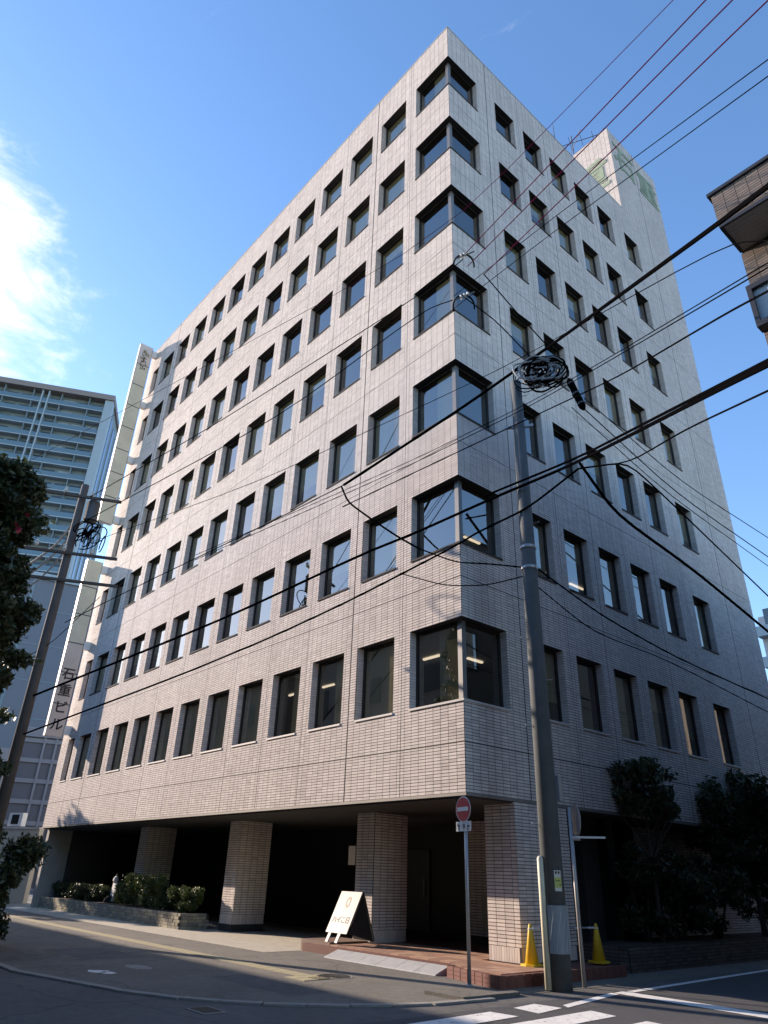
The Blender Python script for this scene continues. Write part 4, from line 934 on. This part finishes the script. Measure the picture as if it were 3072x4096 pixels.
hedge(-14.85, -12.85, 0.7, 1.42, 0.42, 1.14, 9000, 'lowest rounded hedge at the near end of the stone planter', 3)
hedge(-18.7, -14.95, 0.72, 1.45, 0.42, 1.47, 16000, 'taller clipped hedge in the middle of the stone planter', 4)
hedge(-25.9, -20.4, 0.72, 1.45, 0.42, 1.02, 12000, 'long dark hedge at the far end of the stone planter', 5, M_LEAF)
# right planter
pr_ = thing('tiled_planter', 'low tiled planter under the shrubs along the side street', 'planter', (0.83, 4.0, 0))
MB().box(-1.45, -0.012, 0.012, 10.5, 0.0, 0.43).build('core', M_GROUT, pr_)
MB().box(-1.4, -0.15, 0.15, 10.4, 0.43, 0.46).build('soil', M_SOIL, pr_)
M_PLT = tile_mat('dark_planter_tile', (0.10, 0.09, 0.08), (0.19, 0.17, 0.15), True)
stuff(link('tile_field', tile_mesh('tile_field', rows(0.0, 1.44, sz(0.02), 0.44, [], [], []), (-1.45, 0.012, 0), (1, 0, 0), (0, -1, 0)), pr_)).data.materials[0] = M_PLT
stuff(link('tile_field', tile_mesh('tile_field', rows(0.0, 10.4, sz(0.02), 0.44, [], [], []), (-0.012, 0, 0), (0, 1, 0), (1, 0, 0)), pr_)).data.materials[0] = M_PLT
tree('garden_tree', (0.40, 6.15, 0.44), 2.55, 4.05, 1.15, 'smaller round headed garden tree beside the shaded wall', 4600, 0.085, 31, 0.06, M_LEAF, 34, 0.30)
tree('garden_tree', (0.35, 11.7, 0.44), 1.1, 4.6, 2.4, 'larger dark garden tree cut by the right edge of the picture', 15000, 0.10, 32, 0.09, M_LEAF, 80, 0.42)
def shrub(loc, R, H, n, label, seed, mt=M_LEAF, size=0.07, group=None):
    t = thing('shrub', label, 'shrub', loc, group)
    foliage('leaves', blobs_in(0, 0, H * 0.5, R * 0.75, R * 0.75, H * 0.42, 16, R * 0.36, seed), n, size, mt, t, seed); mb = MB(); g = random.Random(seed)
    for k in range(7):
        a = g.uniform(0, 6.28); mb.tube([(0.04 * math.cos(a), 0.04 * math.sin(a), -0.02), (R * 0.4 * math.cos(a), R * 0.4 * math.sin(a), H * 0.6)], [0.025, 0.008], 5)
    mb.build('stems', M_BARK, t); return t
shrub((0.05, 6.1, 0.44), 0.8, 2.2, 6500, 'dark tall shrub directly under the smaller garden tree', 41)
shrub((0.15, 7.5, 0.44), 1.05, 2.0, 7000, 'low dark shrub between the two garden trees', 42)
shrub((0.2, 9.3, 0.44), 1.1, 2.1, 7000, 'low dark shrub left of the larger garden tree', 43)
shrub((0.25, 12.6, 0.44), 1.1, 1.9, 3200, 'dark shrub below the larger garden tree at the right edge', 44)
# left foreground bush and trees
lb_ = Vector(at(-110, 3690, 20.5)); lb_.z = 0
shrub((lb_.x, lb_.y, 0.0), 1.25, 2.75, 16000, 'loose dark bush at the lower left edge of the picture', 45, M_LEAF, 0.07)
lt = Vector(at(-170, 2600, 18.5)); lt.z = 0
ltt = thing('street_tree', 'dark conical street tree filling the left edge', 'tree', lt, 'street trees')
g = random.Random(46); bl = []
for k in range(120):
    z = g.uniform(2.0, 10.7); rad = 2.85 - (z - 2.0) / 8.7 * 2.35; a = g.uniform(0, 6.28); rr_ = rad * g.uniform(0.35, 1.0) * 0.8
    bl.append((rr_ * math.cos(a), rr_ * math.sin(a), z, g.uniform(0.3, 0.62), g.uniform(0.3, 0.62), g.uniform(0.2, 0.42)))
foliage('crown', bl, 60000, 0.095, M_LEAF, ltt, 46)
tk = MB(); tk.tube([(0, 0, -0.02), (0.05, 0, 4), (0, 0.05, 9.6)], [0.16, 0.11, 0.03], 9)
for (x, y, z, *_r) in bl[::3]: tk.tube([(0, 0, z - 0.6 if z > 1.5 else 1), (x * 0.5, y * 0.5, z - 0.2), (x, y, z)], [0.035, 0.022, 0.008], 5)
tk.build('trunk', M_BARK, ltt)
M_FLOWER = mat('crimson_flower', (0.42, 0.03, 0.07), 0.6)
fl = [o for o in COL.objects if o.name.startswith('street_tree')][0]
mb = MB(); g = random.Random(8)
for k in range(5):
    c = Vector(at(88 + g.uniform(-26, 22), 2085 + g.uniform(-45, 45), 17.6 + g.uniform(-0.2, 0.3))) - Vector((lt.x, lt.y, 0))
    a = Vector((g.uniform(-1, 1), g.uniform(-1, 1), g.uniform(-1, 1))).normalized() * 0.07; b = a.orthogonal().normalized() * 0.06; mb.quad(c - a, c + b, c + a, c - b)
mb.build('blossoms', M_FLOWER, fl)
# other street trees further down the street (they shade the footway)
for k, (x, y, h, R) in enumerate(((-38, -5.8, 11.0, 2.3), (-47, -5.8, 9.0, 2.4), (-56, -5.8, 9.6, 2.5))):
    tree('street_tree', (x, y, 0), 3.0, h, R, ['street tree next down the street behind the left pole', 'second street tree down the street, out past the pole', 'farthest street tree down the street at left'][k], 3600, 0.22, 60 + k, 0.14, M_LEAF3, 26, 0.8, group='street trees')

# ------------------------------------------------------------------ parked scooter behind the hedges
scx = thing('scooter', 'parked scooter with a bright white front shield between the hedges', 'scooter', (-20.05, 1.75, 0.2))
M_SCW = mat('white_scooter_paint', (0.80, 0.80, 0.80), 0.3); M_SCB = mat('black_scooter_plastic', (0.02, 0.02, 0.02), 0.5)
MB().hexa([(-0.17, -0.52, 0.28), (0.17, -0.52, 0.28), (0.13, -0.42, 0.28), (-0.13, -0.42, 0.28), (-0.22, -0.44, 0.92), (0.22, -0.44, 0.92), (0.16, -0.34, 0.92), (-0.16, -0.34, 0.92)]).build('front_shield', M_SCW, scx)
MB().box(-0.14, 0.14, -0.42, 0.35, 0.24, 0.32).build('floorboard', M_SCB, scx)
MB().hexa([(-0.16, 0.30, 0.3), (0.16, 0.30, 0.3), (0.14, 0.95, 0.35), (-0.14, 0.95, 0.35), (-0.15, 0.30, 0.72), (0.15, 0.30, 0.72), (0.12, 1.0, 0.74), (-0.12, 1.0, 0.74)]).build('body', M_SCW, scx)
MB().box(-0.14, 0.14, 0.30, 0.98, 0.74, 0.82).build('seat', M_SCB, scx)
MB().tube([(-0.33, -0.30, 1.03), (0, -0.38, 1.0), (0.33, -0.30, 1.03)], 0.018, 8).build('handlebar', M_SCB, scx)
MB().lathe([(0.02, -0.05), (0.12, -0.02), (0.13, 0.06), (0.06, 0.12)], (0, -0.42, 1.02), 12, axis=(0, -1, 0.1)).build('headlamp', M_SW, scx)
for y in (-0.56, 0.75):
    w_ = MB().lathe([(0.12, -0.045), (0.225, -0.045), (0.24, 0), (0.225, 0.045), (0.12, 0.045)], (0, y, 0.24), 20, axis=(1, 0, 0)).build('wheel', M_RUBBER, scx); MB().lathe([(0.02, -0.03), (0.125, -0.03), (0.125, 0.03), (0.02, 0.03)], (0, y, 0.24), 16, axis=(1, 0, 0)).build('hub', M_STEEL, w_)
for s in (-1, 1): MB().lathe([(0.01, 0), (0.06, 0.01), (0.06, 0.02), (0.01, 0.025)], (0.30 * s, -0.3, 1.2), 12, axis=(0, -1, 0)).build('mirror', M_SCB, scx); 

# ------------------------------------------------------------------ neighbouring buildings
def facade_windows(B_, o, du, n_, z_list, u_list, ww, wh, frame, pane, recess=0.12):
    """recessed windows on a plain wall: each a frame part with a pane sub-part"""
    o = Vector(o); du = Vector(du); nn = Vector(n_)
    for z in z_list:
        for u in u_list:
            c = o + du * u + Vector((0, 0, z)); x = du * ww / 2; zz = Vector((0, 0, wh / 2)); f = 0.06
            mb = MB()
            for s in (-1, 1):
                mb.bar(c + x * s - zz + nn * 0.02, c + x * s + zz + nn * 0.02, f, 0.08, up=nn); mb.bar(c - x + zz * s + nn * 0.02, c + x + zz * s + nn * 0.02, f, 0.08, up=nn)
            wn = mb.build('window', frame, B_); MB().quad(c - x - zz + nn * 0.012, c + x - zz + nn * 0.012, c + x + zz + nn * 0.012, c - x + zz + nn * 0.012).build('pane', pane, wn)
M_PANE = glass_mat('reflective_pane', (0.12, 0.13, 0.14), 0.45, 1.6)
M_PANED = mat('far_window_glass', (0.05, 0.075, 0.095), 0.08, spec=0.8)
# brown tiled building across the side street (top right)
M_BRN = tile_mat('brown_tile', (0.155, 0.125, 0.108), (0.28, 0.232, 0.20), True, 0.5)
rb = thing('brown_building', 'brown tiled building with deep eave cut by the upper right edge', 'building', (7.2, 0.18, 0))
XR = 22.0
M_BRNC = mat('brown_grout', (0.10, 0.08, 0.065), 0.9); M_EAVE = mat('eave_panel', (0.36, 0.35, 0.31), 0.7, 0.06, 1.5); M_DK = mat('dark_flashing', (0.03, 0.03, 0.035), 0.5)
# local frame: origin at (7.2, 0.18)
bw = MB().box(0.0, XR, 0.95, 14.0, 0.0, 13.5).build('wall', M_BRNC, rb)
MBx = tile_mesh('tile_field', rows(0.0, 9.0, sz(2.5), 13.45, [(0.15, 9.0, 11.45, 12.35), (0.9, 2.6, 4.2, 6.0), (0.9, 2.6, 7.6, 9.4), (4.0, 6.5, 4.2, 6.0), (4.0, 6.5, 7.6, 9.4)], [], []), (0, 0.95, 0), (1, 0, 0), (0, -1, 0)); MBx.materials.clear(); MBx.materials.append(M_BRN); stuff(link('tile_field', MBx, bw))
MBx = tile_mesh('tile_field', rows(0.0, 13.0, sz(2.5), 13.45, [], [], []), (0, 13.95, 0), (0, -1, 0), (-1, 0, 0)); MBx.materials.clear(); MBx.materials.append(M_BRN); stuff(link('tile_field', MBx, bw))
ev = MB().box(0.0, XR, 0.0, 14.0, 13.62, 14.46).build('eave_band', M_BRNC, rb)
MBx = tile_mesh('tile_field', rows(0.0, 9.0, sz(13.66), 14.45, [], [], []), (0, 0.0, 0), (1, 0, 0), (0, -1, 0)); MBx.materials.clear(); MBx.materials.append(M_BRN); stuff(link('tile_field', MBx, ev))
MBx = tile_mesh('tile_field', rows(0.0, 13.9, sz(13.66), 14.45, [], [], []), (0, 13.95, 0), (0, -1, 0), (-1, 0, 0)); MBx.materials.clear(); MBx.materials.append(M_BRN); stuff(link('tile_field', MBx, ev))
MB().box(-0.06, XR, -0.06, 14.0, 14.47, 14.55).build('roof_edge', M_DK, rb)
for k in range(8): MB().box(0.06, 9, 0.06 + k * 0.11, 0.06 + k * 0.11 + 0.106, 13.56, 13.605).build('eave_slat', M_EAVE, rb)
MB().box(0.0, 9, -0.006, 0.05, 13.54, 13.62).build('eave_trim', M_DK, rb); MB().box(-0.004, 0.05, 0.052, 0.95, 13.54, 13.618).build('eave_trim', M_DK, rb)
wn = MB(); wn.box(-0.03, 9.0, 0.70, 0.948, 12.30, 12.42); wn.box(-0.03, 9.0, 0.70, 0.948, 11.35, 11.47); wn.box(-0.03, 0.06, 0.70, 0.948, 11.47, 12.30); wn.box(2.2, 2.28, 0.72, 0.94, 11.47, 12.30)
wn = wn.build('window_band', M_DK, rb); MB().quad((0.06, 0.78, 11.47), (9, 0.78, 11.47), (9, 0.78, 12.30), (0.06, 0.78, 12.30)).build('pane', mat('pale_grey_panel', (0.42, 0.45, 0.46), 0.5), wn)  # opaque pale grey pane fills the window band
MB().box(0.0, 9.0, 0.55, 0.945, 9.75, 10.05).build('canopy', M_DK, rb)
facade_windows(rb, (0, 0.945, 0), (1, 0, 0), (0, -1, 0), (5.1, 8.5), (1.75, 5.25), 1.6, 1.7, M_DK, M_PANE)
facade_windows(rb, (-0.008, 0, 0), (0, 1, 0), (-1, 0, 0), (3.6, 6.6, 9.6, 12.2), (3.0, 5.6, 8.2, 10.8), 1.5, 1.5, M_DK, M_PANE)

# residential tower far left
T0 = at(0, 1525, 157.0); T1 = at(452, 1603, 150.0); TZ1 = float(T1[2])
du = Vector((T1[0] - T0[0], T1[1] - T0[1], 0)).normalized(); nn = Vector((du.y, -du.x, 0))
if nn.dot(Vector((CAM[0] - T1[0], CAM[1] - T1[1], 0))) < 0: nn = -nn
tw = thing('residential_tower', 'tall blue grey residential tower with banded balconies at far left', 'building', (T1[0], T1[1], 0))
TWID = 36.5; FH = 3.15
M_TW = mat('tower_wall', (0.185, 0.27, 0.31), 0.7, 0.08, 0.2); M_TWB = mat('tower_balcony', (0.33, 0.43, 0.475), 0.5); M_TWG = mat('tower_glass_rail', (0.11, 0.20, 0.25), 0.12, spec=0.7); M_TWR = mat('tower_cornice', (0.26, 0.225, 0.21), 0.7)
def tb(u0, u1, d0, d1, z0, z1, name, mt, par):   # u leftwards from the corner, d outward
    P_ = lambda u, d, z: -du * u + nn * d + Vector((0, 0, z))
    return MB().hexa([P_(u1, d1, z0), P_(u0, d1, z0), P_(u0, d0, z0), P_(u1, d0, z0), P_(u1, d1, z1), P_(u0, d1, z1), P_(u0, d0, z1), P_(u1, d0, z1)]).build(name, mt, par)
tb(0, TWID, -22, -1.6, 0, TZ1 - 0.2, 'wall', M_TW, tw); tb(-0.4, TWID, -22.2, 0.5, TZ1 - 0.2, TZ1 + 1.2, 'cornice', M_TWR, tw)
nf = int((TZ1 - 22) / FH)
for k in range(nf):
    z = TZ1 - 0.2 - (k + 1) * FH; s = tb(1.6, TWID, -1.62, 0.0, z - 0.18, z + 0.04, 'balcony_slab', M_TWB, tw)
    tb(1.8, TWID, -0.12, -0.04, z + 0.04, z + 1.12, 'glass_rail', M_TWG, s)
    r5 = random.Random(k); u = 2.2
    for q in range(11):
        u = 2.4 + q * 3.05; ww = 2.35
        if q < 13:
            wn = tb(u, u + ww, -1.62, -1.56, z + 0.05, z + 2.3, 'window', r5.choice((M_TWB, M_PANED, M_PANED, M_PANED, M_TW, M_TWG)), tw)
for u in (13.8, 15.2): tb(u, u + 0.28, -1.6, 0.12, 20, TZ1 - 0.2, 'fin', M_TWB, tw)
for q in range(5): tb(5.0 + q * 6.1, 5.14 + q * 6.1, -1.6, -0.06, 20, TZ1 - 0.2, 'partition', M_TW, tw)
tb(-0.25, 1.6, -2.0, 0.1, 0, TZ1 - 0.21, 'corner_column', M_TWB, tw)
for k in range(4):     # tall glazed strips on the narrow end
    d0 = -3.2 - k * 4.6; tb(-0.12, -0.02, d0 - 2.0, d0, 15, TZ1 - 3, 'glazed_strip', M_PANED, tw)
tb(-0.5, 0.0, -22.0, -21.2, 0, TZ1 - 0.22, 'end_fin', M_TWB, tw)

# plain slab building and gridded office block, left behind the blade signs
def simple_block(name, label, u_l, u_r, v_top, dist, depth, mt):
    a = at(u_l, v_top, dist); b = at(u_r, v_top, dist); h = float((a[2] + b[2]) / 2)
    d = Vector((b[0] - a[0], b[1] - a[1], 0)); W = d.length; d.normalize(); n = Vector((d.y, -d.x, 0))
    if n.dot(Vector((CAM[0] - b[0], CAM[1] - b[1], 0))) < 0: n = -n
    t = thing(name, label, 'building', (b[0], b[1], 0))
    P_ = lambda u, dd, z: -d * u + n * dd + Vector((0, 0, z))
    def bb(u0, u1, d0, d1, z0, z1, nm, m_, par):
        return MB().hexa([P_(u1, d1, z0), P_(u0, d1, z0), P_(u0, d0, z0), P_(u1, d0, z0), P_(u1, d1, z1), P_(u0, d1, z1), P_(u0, d0, z1), P_(u1, d0, z1)]).build(nm, m_, par)
    bb(0, W, -depth, 0, 0, h, 'wall', mt, t); return t, bb, W, h
M_SLAB = mat('blue_grey_cladding', (0.13, 0.155, 0.19), 0.45, 0.06, 0.3)
t, bb, W, h = simple_block('slab_building', 'plain blue grey slab building behind the lower blade sign', -260, 470, 2310, 95, 14, M_SLAB)
for k in range(8): bb(0, W, 0.0, 0.05, h - 4 - k * 4.4, h - 3.9 - k * 4.4, 'panel_joint', M_TW, t)
for k in range(3): bb(W * (0.2 + 0.27 * k), W * (0.2 + 0.27 * k) + 0.3, 0.0, 0.06, 0, h, 'panel_joint', M_TW, t)
bb(-0.3, W, -14.2, 0.3, h, h + 0.8, 'parapet', M_TWB, t)
M_GRID = mat('office_block_wall', (0.125, 0.14, 0.165), 0.6); M_GRIDL = mat('office_block_fin', (0.26, 0.28, 0.31), 0.6)
t, bb, W, h = simple_block('office_block', 'gridded blue grey office block low down at left', 95, 330, 2955, 62, 12, M_GRID)
bb(-0.2, W + 0.2, -12.1, 0.22, h, h + 0.7, 'parapet', M_GRIDL, t)
for k in range(8): bb(0, W, 0.0, 0.12, h - 0.4 - k * 1.45, h - 0.1 - k * 1.45, 'band', M_GRIDL, t)
for q in range(int(W / 0.85)):
    bb(q * 0.85, q * 0.85 + 0.16, 0.0, 0.18, 0, h, 'fin', M_GRIDL, t)
bb(W, W + 2.3, -12, 0.3, 0, h - 1.0, 'stair_tower', mat('pale_stair_tower', (0.33, 0.34, 0.35), 0.7), t)
# sunlit boundary wall with an outdoor unit on top
wa = at(-200, 3318, 46); wb = at(168, 3318, 42); 
bwl = thing('boundary_wall', 'low sunlit beige wall at the far left end of the street', 'wall', (wb[0], wb[1], 0))
d = Vector((wa[0] - wb[0], wa[1] - wb[1], 0)); zt = float(wb[2])
MB().bar((0, 0, zt / 2), d + Vector((0, 0, zt / 2)), 0.3, zt, up=(0, 0, 1)).build('wall', mat('beige_render', (0.46, 0.43, 0.36), 0.85, 0.1, 1), bwl)
MB().bar((0, 0, zt + 0.05), d + Vector((0, 0, zt + 0.05)), 0.4, 0.1).build('coping', M_SILL, bwl)
ou = Vector(at(66, 3295, 43.2)); ou.z = zt + 0.1
un = thing('outdoor_unit', 'small white outdoor unit with dark grille on the boundary wall', 'outdoor unit', ou)
e = d.normalized(); n_ = Vector((e.y, -e.x, 0)); n_ = n_ if n_.dot(Vector((CAM[0], CAM[1], 0)) - ou.to_2d().to_3d()) > 0 else -n_
MB().bar(e * -0.42 + Vector((0, 0, 0.35)), e * 0.42 + Vector((0, 0, 0.35)), 0.32, 0.62).build('case', M_SW, un)
MB().bar(e * -0.22 + n_ * 0.166 + Vector((0, 0, 0.35)), e * 0.22 + n_ * 0.166 + Vector((0, 0, 0.35)), 0.02, 0.44).build('grille', M_BLK, un)
for s in (-0.3, 0.3): MB().bar(e * s + n_ * -0.15 + Vector((0, 0, 0.02)), e * s + n_ * 0.15 + Vector((0, 0, 0.02)), 0.06, 0.06).build('foot', M_STEEL, un)
# pale building far down the side street
fa = at(3030, 2470, 75)
fbd = thing('pale_building', 'pale banded building glimpsed far down the side street', 'building', (fa[0], fa[1], 0))
zt = float(fa[2]); MB().box(0, 14, 0, 12, 0, zt).build('wall', mat('pale_render', (0.50, 0.50, 0.50), 0.8), fbd)
for k in range(7):
    z = zt - 1.2 - k * 3.0; s = MB().box(-0.05, 14, -1.0, -0.02, z - 1.0, z).build('balcony', M_TWB, fbd)
    for q in range(4): MB().box(0.6 + q * 3.2, 2.9 + q * 3.2, -0.03, -0.005, z + 0.1, z + 1.9).build('window', M_PANED, fbd)
# unseen blocks added across both streets to shade the roadway and fill window reflections
def opposite(name, label, x0, x1, y0, y1, h, mt, seed):
    t = thing(name, label, 'building', (x0, y1, 0)); MB().box(0, x1 - x0, y0 - y1, 0, 0, h).build('wall', mt, t)
    MB().box(-0.1, x1 - x0 + 0.1, y0 - y1, 0.1, h, h + 0.35).build('parapet', M_TRIM, t)
    n = int((x1 - x0) / 2.6)
    for f in range(int(h / 3.2)):
        for k in range(n):
            xa = 0.8 + k * 2.6; wn = MB().box(xa, xa + 1.6, 0.0, 0.05, 1.2 + f * 3.2, 2.7 + f * 3.2).build('window', M_DK, t)
    return t
opposite('unseen_block', 'unseen brick fronted row opposite the sunlit wall, added for road shade and window reflections', -78, -30, -30, -14.5, 13.6, mat('opposite_brown', (0.16, 0.12, 0.10), 0.8, 0.1, 1), 1)
opposite('unseen_block', 'unseen grey block added opposite the sunlit wall nearer the crossing', -29, -4, -30, -15.5, 14.2, mat('opposite_grey', (0.22, 0.21, 0.20), 0.8, 0.1, 1), 2)
opposite('unseen_block', 'unseen block added beyond the brown building to cut sky light', 8.5, 24, 15, 62, 11.5, mat('opposite_tan', (0.20, 0.18, 0.16), 0.8, 0.1, 1), 3)
opposite('unseen_block', 'unseen plain block added behind the viewer to cut sky light', -2.5, 34, -32, -14.0, 15.5, mat('opposite_plain', (0.15, 0.145, 0.14), 0.8, 0.1, 1), 4)
